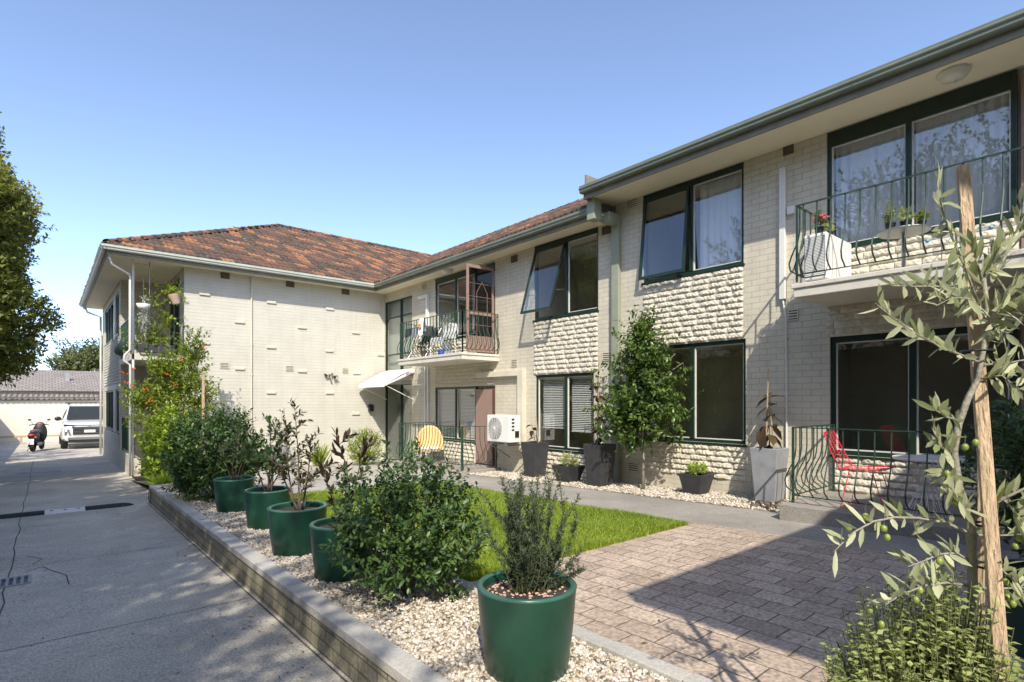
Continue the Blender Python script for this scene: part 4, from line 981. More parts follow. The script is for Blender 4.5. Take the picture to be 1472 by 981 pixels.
# red flowering climber, lime creeper and tufts at the corner
t = thing('flowering_shrub', 'tall yellow green trumpet shrub with orange flowers at the left wing corner', 'shrub', (2.15, 14.35, -1.75))
L = Leaves()
for i, (c, r, n) in enumerate((((.1, 0, 1.55), (.75, .5, .75), 300), ((.15, 0, 2.35), (.5, .4, .6), 210), ((.45, .1, 2.9), (.32, .3, .5), 110), ((-.45, 0, 1.9), (.4, .4, .35), 110), ((.6, 0, 1.9), (.38, .4, .6), 130), ((-.15, 0, 2.55), (.35, .3, .3), 70), ((.3, 0, .6), (.8, .45, .7), 140))):
    shrub_leaves(L, c, r, n, 11, .085, .42, low=-1, seed=40+i, ln=.35, wob=.3)
L.build('foliage', M['climb'], t)
rg = np.random.default_rng(8)
L = Leaves()
for k in range(9):
    p0 = np.array([.35+.2*rg.random(), -.1, 2.6]); p1 = p0 + np.array([rg.normal()*.25+.15, rg.normal()*.2, .75+.3*rg.random()]); shoot(L, p0, p1, 20, .10, .3, .8, .2, .3, .2, rg=rg)
L.build('sprays', M['bush'], t)
stems(t, [(curve((rg.normal()*.1, 0, 0), (rg.normal()*.4+.1, rg.normal()*.15, 2.2+.8*rg.random()), 6, .08, rg), .018, .006) for _ in range(9)])
m = MB(); m.obox((.55, -.5, .0), (.55, -.48, 2.35), .05, .04); m.build('support_stake', M['timber'], t)
fl = MB()
for (x, y) in ((108,367),(160,342),(120,415),(163,440),(224,452),(333,377),(388,428),(418,290),(250,520),(535,225)):
    q = PY(150+x/3.77, 440+y/3.77, 13.82) - Vector((2.15, 14.35, -1.75))
    for _ in range(4): fl.ball(q + Vector((rg.normal()*.03, rg.normal()*.03, rg.normal()*.025)), .015, 6, 4)
fl.build('flower', M['flower'], t)
t = thing('creeper', 'bright lime green creeper mound beside the driveway under the corner balcony', 'creeper', (1.88, 12.9, -1.74))
L = Leaves(); shrub_leaves(L, (0, .0, .78), (.46, .42, .80), 560, 10, .085, .62, low=-.9, seed=50, ln=.25, wob=.12); L.build('foliage', M['lime'], t)
stems(t, [(curve((0, .2, 0), (rg.normal()*.25, .2, .9), 5, .05, rg), .01, .005) for _ in range(6)])
def tuft(name, label, loc, n, ln, wd, mt, seed, spread=.5, parent=None, cat='grass tuft', sub='blades'):
    rg = np.random.default_rng(seed); t = thing(name, label, cat, loc) if parent is None else parent
    L = Leaves(); a = rg.random(n)*6.28; b_ = np.stack([rg.normal(size=n)*.05, rg.normal(size=n)*.05, np.zeros(n)], 1)
    d = np.stack([np.cos(a)*spread*rg.random(n), np.sin(a)*spread*rg.random(n), np.ones(n)], 1); L.add(b_, d, rg.normal(size=(n, 3)), ln*(.5+.6*rg.random(n)), wd, rg.random(n))
    L.build(sub, M[mt], t, fine=True, droop=.25); return t
tuft('grass_tuft', 'low yellowish grass tuft at the driveway edge below the lime creeper', (1.78, 12.2, -1.72), 420, .46, .016, 'lime', 51, 1.3)
tuft('grass_tuft', 'strappy green clump against the white end wall', (5.7, 14.9, -1.8), 140, .65, .03, 'climb', 52, .8)
t = thing('potted_plant', 'pale grey planter with sparse shrub against the white end wall', 'potted plant', (4.66, 14.8, gz(4.66, 14.8)))
m = MB(); m.lathe([(0, 0), (.17, 0), (.24, .62), (.21, .62), (.2, .55), (0, .55)], n=28); m.build('pot', M['greyp'], t, smooth=False)
upright(t, .6, [(.1, 0, 1.5), (-.1, 0, 1.3), (.0, .1, 1.2)], 8, .08, .4, 'dusky', 53)
q = PY(476, 541, YW-.06)
t = thing('wall_sprig', 'small dark leafy sprig clinging to the white end wall', 'sprig', q)
L = Leaves(); rgk = np.random.default_rng(5)
shoot(L, (0, 0, 0), (-.17, -.04, -.02), 7, .13, .5, .9, 0, 0, 0, rg=rgk); shoot(L, (0, 0, 0), (.17, -.04, .02), 7, .13, .5, .9, 0, 0, 0, rg=rgk)
L.build('leaves', M['bronze'], t, fine=True); m = MB(); m.tube([(-.17, -.03, -.02), (0, 0, 0), (.17, -.03, .02)], .006, 5); m.build('stem', M['bark'], t)

# small tree against the facade
t = thing('facade_tree', 'small glossy leaved tree growing against the wall beside the downpipe', 'tree', (7.55, 5.55, gz(7.55, 5.55)))
L = Leaves()
for i, (c, r, n) in enumerate((((0, 0, 1.55), (.62, .66, .62), 330), ((.0, 0, 2.15), (.42, .45, .5), 220), ((.02, .02, 2.6), (.24, .26, .35), 100), ((-.15, .3, 1.2), (.4, .45, .42), 150), ((-.05, -.4, 1.35), (.33, .35, .5), 110), ((-.1, .1, .85), (.3, .35, .22), 50))):
    shrub_leaves(L, c, r, n, 10, .085, .42, low=-1, seed=60+i, ln=.3, wob=.38, up=-.1)
L.build('crown', M['ficus'], t, fine=True); stems(t, [([(0, 0, -.05), (.01, 0, .5), (-.01, .01, 1.1), (0, 0, 2.3)], .028, .01)] + [(curve((0, 0, .8+.15*k), (rg.normal()*.35, rg.normal()*.35, 1.3+.16*k), 5, .04, rg), .010, .004) for k in range(7)], 'olivebark')

# square planters along the facade
def square_pot(parent, s, h, mt, taper=.72):
    m = MB(); a, b_ = s*taper/2, s/2
    ring = lambda r, z: [(-r, -r, z), (r, -r, z), (r, r, z), (-r, r, z)]
    vs = ring(a, 0) + ring(b_, h) + ring(b_-.025, h) + ring(b_-.035, h-.06)
    m.add(vs, [(3, 2, 1, 0)] + [(4*k+i, 4*k+(i+1) % 4, 4*k+4+(i+1) % 4, 4*k+4+i) for k in range(3) for i in range(4)]); o = m.build('planter', M[mt], parent, bevel=.008)
    q = MB(); q.box(-b_+.03, b_-.03, -b_+.03, b_-.03, h-.07, h-.05); q.build('soil', M['soil'], o); return o
def droopy(parent, z0, tip, leaves, size, mt, seed, stake=None, mt_st='timber'):
    rg = np.random.default_rng(seed); L = Leaves(); c = curve((0, 0, z0-.05), tip, 8, .02, rg); ca = np.array(c)
    for k in range(leaves):
        f = .25 + .75*k/leaves; i = min(6, int(f*7)); p = ca[i]; a = k*2.4 + rg.random(); d = np.array([math.cos(a)*.8, math.sin(a)*.8, -.9 + .9*f + rg.normal()*.25])
        L.add(p, d, np.array([0, 0, 1.0]) + rg.normal(size=3)*.4, size*(.8+.4*rg.random()), size*.55, rg.random())
    L.build('foliage', M[mt], parent, fine=True, droop=.3); stems(parent, [(c, .009, .004)])
    if stake: m = MB(); [m.obox((x, y, z0-.06), (x*.3, y*.3, zz), .014, .014) for x, y, zz in stake]; m.build('stake', M[mt_st], parent)
def onX(u, X): a, b_ = ray(u); return (X, b_/a*X, gz(X, b_/a*X))
t = thing('potted_plant', 'tall charcoal planter with wilted brown plant beside the white air conditioner', 'potted plant', onX(769, 7.68)); square_pot(t, .42, .72, 'char')
droopy(t, .72, (-.02, .1, 1.12), 7, .17, 'bronze', 70, [(.05, -.05, 1.25)])
t = thing('potted_plant', 'tall charcoal planter with staked dark rubber plant beside the downpipe', 'potted plant', onX(862, 7.45)); square_pot(t, .42, .74, 'char')
droopy(t, .72, (.0, .05, 1.95), 26, .17, 'bronze', 71, [(-.03, .03, 2.25)])
t = thing('potted_plant', 'low black square planter with fresh green herbs between two tall planters', 'potted plant', onX(817, 7.5)); square_pot(t, .46, .32, 'char', .62)
L = Leaves(); shrub_leaves(L, (0, 0, .38), (.17, .17, .16), 60, 9, .05, .4, seed=72, low=-.3, ln=.12); L.build('foliage', M['herb'], t)
t = thing('potted_plant', 'low dark square planter with light green succulent under the ground floor window', 'potted plant', onX(1001, 7.72)); square_pot(t, .40, .32, 'char', .66)
L = Leaves(); shrub_leaves(L, (0, 0, .37), (.15, .15, .12), 80, 9, .035, .6, seed=73, low=-.3, ln=.08); L.build('foliage', M['lime'], t)
t = thing('potted_plant', 'tall pale grey planter with staked rubber plant left of the porch', 'potted plant', onX(1106, 7.66)); square_pot(t, .38, .76, 'greyp')
droopy(t, .72, (.02, .0, 1.58), 17, .25, 'bronze', 74, [(-.02, .04, 1.85), (.06, -.04, 1.2), (.03, .1, 1.1)])
def rocks(label, c, n, seed, s=.05):
    rg = np.random.default_rng(seed); m = MB(); t = thing('rock_cluster', label, 'rocks', c)
    for _ in range(n): m = MB(); m.ball((rg.normal()*.16, rg.normal()*.16, s*.4), s*(.6+.6*rg.random()), 7, 5, (1, .8+.4*rg.random(), .7)); m.build('rock', M['bark'], t)
rocks('loose brown rocks at the foot of the pale grey planter', onX(1100, 7.3), 9, 75)

# ------------------------------------------------------------------ young olive with stakes and the herb bush below it
T0 = 1.38
def pts(l, t=T0): return [tuple(P(*(q if len(q) == 3 else (*q, t)))) for q in l]
ol = thing('olive_tree', 'young silvery olive tree with green fruit in the right foreground', 'tree', tuple(P(1399, 577, T0).xy) + (gz(1.8, .3),))
O0 = Vector(ol.location)
loc_ = lambda l, **k: [tuple(Vector(p) - O0) for p in pts(l, **k)]
br = [([(1402, 1385), (1400, 1100), (1399, 900), (1398, 830), (1394, 745), (1378, 700), (1371, 650), (1378, 610), (1392, 572), (1406, 545), (1414, 500), (1419, 440), (1414, 400)], .0130, .005)]
lim = [
 ([(1396, 768), (1360, 752), (1320, 745), (1285, 744, 1.35), (1255, 750, 1.32), (1228, 765, 1.3), (1212, 780, 1.28), (1198, 794, 1.27)], 18, .0042),
 ([(1392, 806), (1375, 795), (1350, 797, 1.35), (1325, 808, 1.33), (1305, 815, 1.32)], 14, .0035),
 ([(1390, 842), (1360, 838), (1330, 842, 1.35), (1295, 855, 1.32), (1265, 875, 1.3)], 14, .0040),
 ([(1396, 748), (1440, 718, 1.34), (1490, 695, 1.3), (1530, 690, 1.28)], 12, .0055),
 ([(1398, 770), (1440, 770, 1.42), (1500, 768, 1.45)], 12, .0035),
 ([(1399, 846), (1450, 846, 1.42), (1500, 845, 1.44)], 12, .0035),
 ([(1398, 806), (1430, 812, 1.34), (1455, 832, 1.3), (1480, 870, 1.28)], 14, .0035),
 ([(1412, 523), (1385, 512), (1357, 501, 1.35), (1320, 482, 1.3), (1283, 457, 1.28), (1258, 436, 1.26)], 20, .0038),
 ([(1404, 445), (1375, 415), (1345, 412, 1.34), (1306, 412, 1.3), (1281, 411, 1.28)], 15, .0035),
 ([(1408, 440), (1385, 380), (1368, 340), (1355, 305), (1347, 262)], 20, .0035),
 ([(1412, 430), (1440, 380, 1.4), (1462, 330, 1.42), (1470, 285, 1.43)], 18, .0035),
 ([(1412, 525), (1450, 522, 1.42), (1500, 512, 1.45)], 14, .0035),
 ([(1415, 480), (1445, 452, 1.35), (1490, 430, 1.3)], 16, .0035),
 ([(1380, 605), (1360, 600, 1.35), (1345, 590, 1.33)], 10, .0028),
 ([(1371, 655), (1350, 640, 1.36), (1340, 615, 1.35)], 9, .0025),
 ([(1376, 695), (1360, 680, 1.36), (1352, 670, 1.35)], 9, .0025),
 ([(1390, 740), (1378, 720, 1.33), (1368, 700, 1.32)], 10, .0025),
 ([(1408, 545), (1440, 540, 1.35), (1465, 560, 1.33)], 12, .0028),
 ([(1414, 405), (1425, 380), (1440, 350, 1.36)], 12, .0025), ([(1414, 405), (1405, 380), (1395, 350)], 12, .0025),
 ([(1414, 470), (1440, 440, 1.33), (1460, 410, 1.3)], 14, .0028), ([(1412, 450), (1395, 430, 1.32), (1370, 428, 1.3), (1345, 440, 1.28)], 14, .0028),
 ([(1415, 500), (1430, 480, 1.44), (1455, 478, 1.46)], 12, .0028), ([(1440, 716, 1.34), (1460, 735, 1.33), (1470, 760, 1.32)], 10, .0025),
]
L = Leaves(); rgo = np.random.default_rng(80); sp = [(loc_(l), a, b_) for l, a, b_ in br]
for l, n, r0 in lim:
    c = loc_(l); sp.append((c, r0, .0012)); ca = np.array(c)
    seg = np.linalg.norm(np.diff(ca, axis=0), axis=1); cum = np.concatenate([[0], np.cumsum(seg)]); tot = cum[-1]
    n = int(n*1.75)
    for k in range(n):
        s_ = tot*(.12 + .88*(k+rgo.random()*.5)/n); i = min(len(seg)-1, np.searchsorted(cum, s_)-1); p = ca[i] + (ca[i+1]-ca[i])*(s_-cum[i])/seg[i]; ax = unit(ca[i+1]-ca[i])
        sd = unit(np.cross(ax, [0, 0, 1.0])*(1 if k % 2 else -1)*.55 + np.array([0, 0, .8 if rgo.random() < .65 else -.7]) + rgo.normal(size=3)*.25)
        L.add(p, unit(ax*.6 + sd), rgo.normal(size=3)+np.array([-.4, -.5, .5]), 0.060*(.45+.75*rgo.random()), .0142*(.8+.4*rgo.random()), rgo.random())
stems(ol, sp, 'olivebark').name = 'trunk'; L.build('foliage', M['olive'], ol, fine=True, droop=.1)
fr_ = [(1130+x/3.49, 700+y/3.49) for x, y in ((315,205),(398,150),(460,190),(490,210),(507,255),(770,375),(820,388),(740,470),(672,520),(652,568),(420,620),(478,690),(840,60),(855,75),(1010,405),(1100,478),(1113,557),(1138,588),(1152,298),(1170,260))] + [(1100+x/2.726, 420+y/2.726) for x, y in ((825,590),(783,608),(713,712),(738,818),(722,800))]
for (u, v) in fr_:
    m = MB(); sm = MB(); q = P(u, v, 1.33 + .03*random.random()) - O0; m.ball(q, .0076, 10, 7, (1, 1, 1.2)); sm.tube([tuple(q + Vector((0, 0, .01))), tuple(q + Vector((.004, 0, .03)))], .001, 4)
    o = m.build('olive_fruit', M['fruit'], ol, smooth=True); sm.build('fruit_stalk', M['twig'], o, world=False)
st = thing('wooden_stake', 'rough sawn pale timber stake tied to the olive tree', 'stake', tuple(P(1442, 577, 1.22).xy) + (-1.42,)); S0 = Vector(st.location)
m = MB(); a = P(1384, 241, 1.50) - S0; b_ = P(1441, 985, 1.27) - S0; b2 = a + (b_-a)*1.62
m.obox(tuple(b2), tuple(a), .029, .027, up=(.3, -.9, .0)); m.build('post', M['timber'], st, bevel=.002)
m = MB(); 
for v in (505, 755, 815):
    q = P(1405 + (v-505)*.065, v, 1.38) - S0; m.lathe([(.034, -.003), (.036, 0), (.034, .003)], tuple(q), 16)
m.build('tie', M['black'], st)
st = thing('wooden_stake', 'second slimmer darker stake behind the olive trunk', 'stake', tuple(P(1412, 577, 1.52).xy) + (-1.42,)); S0 = Vector(st.location)
m = MB(); m.obox(tuple(P(1414, 1380, 1.52)-S0), tuple(P(1409, 560, 1.5)-S0), .014, .014); m.build('post', M['timber'], st, bevel=.002)
p = P(1345, 577, 1.42); t = thing('herb_bush', 'pale green fine leaved herb bush at the foot of the olive tree', 'bush', (p.x, p.y, gz(p.x, p.y)))
L = Leaves(); rgh = np.random.default_rng(81); sp = []
for k in range(900):
    a = rgh.random()*6.28; q = math.sqrt(rgh.random()); x, y = .245*q*math.cos(a), .245*q*math.sin(a); top = .87 + .07*math.cos(3*a) - .30*q*q + rgh.normal()*.035
    p0 = np.array([x*.55, y*.55, top*.45]); p1 = np.array([x + rgh.normal()*.02, y+rgh.normal()*.02, top]); sp.append(([tuple(p0), tuple(p1)], .0015, .0007)); shoot(L, p0, p1, 24, .021, .55, 1.1, .1, .2, None, rg=rgh)
L.build('foliage', M['herb'], t); stems(t, sp + [([(0, 0, 0), (rgh.normal()*.08, rgh.normal()*.08, .4)], .004, .003) for _ in range(12)], 'twig')

# ------------------------------------------------------------------ terraces, rails, furniture
def fence_rail(name, label, path, z1, z0, spacing, cat='railing', group=None, post_down=.1, amp=.13):
    c = path[len(path)//2]; t = thing(name, label, cat, (c[0], c[1], z0), 0, group); O = Vector(t.location)
    top, bars, pst = rail_parts(path, z1, z0, spacing, amp=amp)
    top.build('rail', M['green'], t, world=True); 
    for b_ in bars: m = MB(); m.tube(b_, .0078, 5); m.build('bar', M['green'], t, world=True)
    for p_ in pst: m = MB(); m.obox(p_[0], (p_[1][0], p_[1][1], p_[1][2]-post_down), .024, .024); m.build('post', M['green'], t, world=True)
    return t
def terrace(name, label, x0, x1, y0, y1, z, zb):
    m = MB(); m.box(x0, x1, y0, y1, zb, z); o = m.build(name, M['path'], None, bevel=.01); o['kind'] = 'structure'
terrace('porch_slab', '', 6.56, 8.04, -2.5, 2.90, -1.20, -1.6)
terrace('porch_slab', '', 6.92, 8.07, 9.9, 12.9, -1.54, -1.9)
fence_rail('porch_railing', 'green bellied iron railing round the near ground floor porch', [(6.75, -1.0), (6.75, 2.82), (8.0, 2.82)], -.31, -1.2, .155)
fence_rail('porch_railing', 'dark bellied iron railing round the far ground floor porch with yellow chair', [(7.02, 10.0), (7.02, 12.8), (XF, 12.8)], -.57, -1.5, .13)
fr2 = fence_rail('porch_railing', 'short side of the far porch railing next to the air conditioner', [(8.0, 10.0), (7.05, 10.0)], -.57, -1.5, .13)
# red wire chairs
def wire_chair(label, loc, rz, group='red wire chairs on the near porch'):
    t = thing('wire_chair', label, 'chair', loc, rz, group)   # faces -y locally
    w2 = .24
    S = lambda u, v: (u*w2*(1 - .12*v), .24 - .46*(1-v) if False else (-.23 + .42*(1-v)), .45 - .02*math.sin(math.pi*v))
    # seat grid from front (v=1) to back (v=0); back from seat rear to top
    def seat(u, v): return (u*w2*(.92+.08*v), .20 - .43*v, .44 + .02*v*v - .02*(1-u*u)*math.sin(math.pi*v))
    def back(u, v): return (u*w2*(1 - .25*v*v), .20 + .05*math.sin(v*1.5) + .13*v, .44 + .40*v)
    for nm, fn, cz in (('seat', seat, 9), ('backrest', back, 9)):
        m = MB(); N = 9
        for s in (-1, 1): m.tube([fn(s, k/10) for k in range(11)], .006, 6)
        m.tube([fn(-1+.2*k, 1) for k in range(11)], .006, 6); m.tube([fn(-1+.2*k, 0) for k in range(11)], .005, 6)
        for c_ in (-.5, 0, .5): m.tube([fn(c_, k/10) for k in range(11)], .0028, 5)
        for r_1 in range(14):
            v = r_1/13.5
            for s in (-1, -.5, 0, .5):
                up_ = .07 if s in (-1, 0) else -.07; v0 = min(1, max(0, v + (0 if up_ > 0 else .07))); v1 = min(1, max(0, v + (.07 if up_ > 0 else 0)))
                m.tube([fn(s, v0), fn(s+.5, v1)], .0024, 4)
        m.build(nm, M['red'], t)
    for s in (-1, 1):
        m = MB(); x = s*.20; m.tube([(x*.9, -.10, .43), (x*1.1, -.22, .01), (x*1.1, .20, .01), (x*.9, .12, .43)], .0055, 6); m.build('leg', M['red'], t)
    m = MB(); m.tube([(-.22, -.22, .01), (.22, -.22, .01)], .0055, 6); m.tube([(-.22, .20, .01), (.22, .20, .01)], .0055, 6); m.build('stretcher', M['red'], t)
    return t
wire_chair('red wire chair left of the white porch table', (7.08, 2.16, -1.2), R(4))
wire_chair('red wire chair right of the white porch table behind the olive tree', (7.3, .95, -1.2), R(180))
t = thing('porch_table', 'round white table with wire lattice base on the near porch', 'table', (7.12, 1.60, -1.2))
m = MB(); m.lathe([(0, .575), (.30, .575), (.325, .585), (.325, .60), (.31, .607), (0, .607)], n=40); m.build('tabletop', M['white'], t, smooth=False)
m = MB()
for k in range(16):
    for s in (.35, -.35):
        a = 2*math.pi*k/16; m.tube([(.22*math.cos(a), .22*math.sin(a), .57), (.07*math.cos(a+s), .07*math.sin(a+s), .30), (.20*math.cos(a+2*s), .20*math.sin(a+2*s), .01)], .003, 4)
for r_1, z in ((.2, .01), (.22, .57)): m.tube([(r_1*math.cos(a), r_1*math.sin(a), z) for a in np.linspace(0, 6.283, 25)], .004, 5)
m.build('wire_base', M['white'], t)
# yellow chair on the far porch
t = thing('basket_chair', 'round backed yellow rattan chair behind the far porch railing', 'chair', (7.5, 12.1, -1.54), R(-35))
V = MB(); n, k_ = 18, 10; vs = []
for layer in (0, .03):
    for i in range(n+1):
        a = math.pi*(1.02 - 1.04*i/n) ; 
        for j in range(k_+1):
            f = j/k_; rr = .30 + .06*f - layer; z = .28 + (.62*math.sin(a)**.7 if math.sin(a) > 0 else 0)*f + .02
            vs.append((rr*math.cos(a), rr*math.sin(a)*.75, z))
N = (n+1)*(k_+1); F = []
for i in range(n):
    for j in range(k_):
        q = i*(k_+1)+j; F += [(q, q+1, q+k_+2, q+k_+1), (N+q, N+q+k_+1, N+q+k_+2, N+q+1)]
for i in range(n): q = i*(k_+1)+k_; F.append((q, N+q, N+q+k_+1, q+k_+1))
V.add(vs, F); V.build('backrest', M['yellow'], t, smooth=True)
m = MB(); m.lathe([(0, .27), (.29, .27), (.30, .30), (0, .31)], n=24, sy=.85); m.build('seat', M['yellow'], t)
m = MB(); m.lathe([(0, .312), (.25, .312), (.27, .34), (.24, .37), (0, .38)], n=24, sy=.8); m.build('cushion', M['cloth'], t, smooth=True)
for a in (.8, 2.3, 3.9, 5.5): m = MB(); m.tube([(.2*math.cos(a), .17*math.sin(a), .28), (.26*math.cos(a), .22*math.sin(a), 0)], .012, 6); m.build('leg', M['brown'], t)

# air conditioners
def aircon(label, loc, rz, w_=.80, h=.58, d=.30, fan=True, side=False):
    """front (fan side) faces -y locally, width along x"""
    t = thing('air_conditioner', label, 'air conditioner', loc, rz, 'outdoor air conditioner units')
    m = MB(); m.box(-w_/2, w_/2, -d/2, d/2, 0, h); m.build('casing', M['white'], t, bevel=.015, seg=3)
    if fan:
        m = MB(); cx, cz, r_1 = -w_*.13, h*.5, h*.40
        m.add([(cx + q*math.cos(a), -d/2-.002, cz + q*math.sin(a)) for q in (0.01, r_1) for a in np.linspace(0, 2*math.pi, 33)[:-1]], [(i, (i+1) % 32, 32+(i+1) % 32, 32+i) for i in range(32)]); m.build('fan_opening', mat('fan_shadow', (.12,.12,.12), .8), t)
        g_ = MB(); [g_.tube([(cx + q*math.cos(a), -d/2-.016, cz + q*math.sin(a)) for a in np.linspace(0, 2*math.pi, 33)], .003, 4, caps=False) for q in np.linspace(.03, r_1, 9)]
        for a in np.linspace(0, math.pi, 9)[:-1]: g_.tube([(cx + r_1*math.cos(a), -d/2-.018, cz + r_1*math.sin(a)), (cx - r_1*math.cos(a), -d/2-.018, cz - r_1*math.sin(a))], .003, 4)
        g_.ball((cx, -d/2-.018, cz), .035, 12, 6, (1, .3, 1)); g_.build('fan_grille', M['white'], t)
        m = MB(); [m.box(cx-.11+.055*k-.012, cx-.11+.055*k+.012, -d/2-.012, -d/2-.004, cz-r_1*.9, cz+r_1*.9) for k in range(5)]; m.build('fan_blades', M['greyp'], t)
    m = MB(); xs = w_/2+.002; 
    for k in range(4): m.box(xs-.001, xs+.004, -.09, -.02, h*.88-.075*k-.035, h*.88-.075*k)
    m.box(xs-.001, xs+.02, .0, .1, h*.2, h*.42); m.build('side_vents', M['black'], t)
    f_ = MB(); [f_.box(x, x+.06, -d/2, d/2, -.04, -.001) for x in (-w_*.35, w_*.3)]; f_.build('feet', M['steel'], t)
    return t
aircon('white air conditioner unit on a wall bracket beside the far porch', (7.62, 9.27, -.88), R(-90), .76, .58, .32)
m = MB()
bt = thing('wall_bracket', 'steel wall bracket carrying the white air conditioner', 'bracket', (8.0, 9.27, -.95))
for s in (-.28, .28): m.box(-.55, .05, s-.015, s+.015, -.01, .02); m.obox((-.5, s, -.01), (.04, s, -.32), .02, .02)
m.build('arms', M['steel'], bt)
t = aircon('weathered air conditioner with louvred end standing on the near upper balcony', (7.565, 2.73, 1.48), 0, .83, .56, .26, fan=False)
m = MB(); m.box(-.418, -.4155, -.115, .115, .04, .52); o = m.build('louvre_recess', M['black'], t); m = MB(); [m.box(-.428, -.4185, -.11, .11, z, z+.011) for z in np.arange(.05, .51, .018)]; m.build('louvres', M['white'], o)
# items on the near upper balcony
t = thing('bistro_table', 'small round grey table carrying pots on the near upper balcony', 'table', (7.38, 1.88, 1.434))
m = MB(); m.lathe([(0, .455), (.24, .46), (.255, .472), (.25, .482), (0, .484)], n=32); m.build('tabletop', M['steel'], t); m = MB(); m.tube([(0, 0, 0), (0, 0, .46)], .022, 8); m.lathe([(.16, 0), (.15, .02), (.03, .04)], n=20); m.build('pedestal', M['steel'], t)
def small_pot(label, p, r, mt, fol, seed, flower=None, size=.035, tall=.1, potm='black', nsh=34):
    t = thing('flower_pot', label, 'flower pot', p, 0, 'small pots on the balconies'); m = MB(); m.lathe([(0, 0), (r*.7, 0), (r, r*1.7), (r*.9, r*1.7), (r*.85, r*1.5), (0, r*1.5)], n=18); m.build('pot', M[potm], t)
    L = Leaves(); shrub_leaves(L, (0, 0, r*1.7+tall*.5), (r*1.3, r*1.3, tall), nsh, 7, size, .45, seed=seed, low=-.4, ln=.07, wob=.25); L.build('foliage', M[fol], t)
    if flower:
        m = MB(); rg = np.random.default_rng(seed); [m.ball((rg.normal()*r*.7, rg.normal()*r*.7, r*1.7+tall*(.7+.6*rg.random())), .013, 6, 4) for _ in range(26)]; m.build('flower', M[flower], t)
small_pot('black pot with crimson flowers on top of the balcony air conditioner', (7.26, 2.72, 2.041), .055, 'black', 'bush', 90, 'crimson', tall=.12)
small_pot('black pot with yellow succulent on top of the balcony air conditioner', (7.52, 2.70, 2.041), .05, 'black', 'herb', 91, tall=.09)
small_pot('black pot with white label and trailing leaves on the round balcony table', (7.31, 1.99, 1.92), .055, 'black', 'climb', 92, tall=.15)
small_pot('black pot with variegated leaves in the middle of the round balcony table', (7.38, 1.86, 1.92), .06, 'black', 'herb', 93, tall=.12)
small_pot('black pot with upright seedling at the near edge of the round balcony table', (7.42, 1.72, 1.92), .045, 'black', 'climb', 94, tall=.08)
t = thing('clothes_airer', 'low folding wire clothes airer with blue joints on the near upper balcony', 'clothes airer', (7.45, 1.2, 1.434))
m = MB(); [m.tube([(x, -.6, .28+.02*k), (x, .42, .28+.02*k)], .004, 5) for k, x in enumerate(np.linspace(-.25, .25, 8))]; m.tube([(-.25, -.6, .28), (.25, -.6, .42)], .006, 5); m.tube([(-.25, .42, .28), (.25, .42, .42)], .006, 5); m.build('rack', M['greyp'], t)
for s in (-.5, .3): m = MB(); m.tube([(-.25, s, .28), (.25, s+.1, 0)], .006, 5); m.tube([(.25, s, .42), (-.25, s+.1, 0)], .006, 5); m.build('leg', M['greyp'], t)
m = MB(); [m.ball((x, y, z), .022, 8, 6) for x, y, z in ((-.25, .42, .28), (-.25, -.1, .30), (.25, .42, .42), (-.25, -.6, .28), (-.1, -.35, .36))]; m.build('joint', M['lblue'], t)
# items on the far upper balcony
t = thing('clothes_airer', 'crowded clothes airer hung with dark washing on the far upper balcony', 'clothes airer', (7.42, 12.25, 1.084))
m = MB(); [m.tube([(x, -.55, .78), (x, .5, .78)], .005, 5) for x in np.linspace(-.25, .25, 6)]; m.build('rack', M['steel'], t)
for s in (-.45, .4):
    m = MB(); m.tube([(-.25, s, .78), (.25, s, 0)], .008, 5); m.tube([(.25, s, .78), (-.25, s, 0)], .008, 5); m.build('leg', M['steel'], t)
def cloth(parent, x, y0, y1, z, drop, mt, nm='garment', seed=0):
    rg = np.random.default_rng(seed); m = MB(); n = 10; vs = []
    for i in range(n+1):
        y = y0 + (y1-y0)*i/n; w_ = .012*math.sin(i*1.7+seed)
        vs += [(x-.05+w_, y, z-drop*(1+.05*rg.normal())), (x-.012, y, z), (x+.012, y, z+.004), (x+.06+w_, y, z-drop*.75)]
    m.add(vs, [(4*i+k, 4*i+k+1, 4*i+k+5, 4*i+k+4) for i in range(n) for k in range(3)]); m.build(nm, M[mt], parent, smooth=True)
for k, (x, a, b_, mt_, dr) in enumerate(((-.25, -.5, -.2, 'cloth_dark', .18), (-.25, -.15, .15, 'greyp', .26), (-.25, .2, .48, 'cloth_dark', .22), (-.05, -.5, -.1, 'cloth_dark', .3), (-.05, 0, .45, 'cloth', .2), (.15, -.4, .3, 'cloth_dark', .35))): cloth(t, x, a, b_, .785, dr, mt_, seed=k)
t = thing('beach_towel', 'white towel with orange patch hanging over the far balcony rail', 'towel', (7.05, 11.72, 2.03)); cloth(t, 0, -.1, .1, 0, .42, 'cloth', 'towel_cloth'); m = MB(); m.box(-.073, -.069, -.06, .05, -.24, -.14); m.build('orange_patch', M['orange'], t)
t = thing('lace_chair', 'white cast metal chair with pierced pattern on the far upper balcony', 'chair', (7.38, 11.3, 1.084), R(-80))
def pierced(m, fn, nx, nz, r_1):
    for i in range(nx+1): m.tube([fn(i/nx, k/6) for k in range(7)], r_1, 4)
    for j in range(nz+1): m.tube([fn(k/6, j/nz) for k in range(7)], r_1, 4)
    for i in range(nx):
        for j in range(nz):
            if (i+j) % 2: m.tube([fn(i/nx, j/nz), fn((i+1)/nx, (j+1)/nz)], r_1*1.4, 4)
            else: m.tube([fn((i+1)/nx, j/nz), fn(i/nx, (j+1)/nz)], r_1*1.4, 4)
m = MB(); pierced(m, lambda u, v: (-.22+.44*u, .2+.05*v, .44+.40*v - .05*(2*u-1)**2*v), 7, 7, .009); m.build('backrest', M['white'], t)
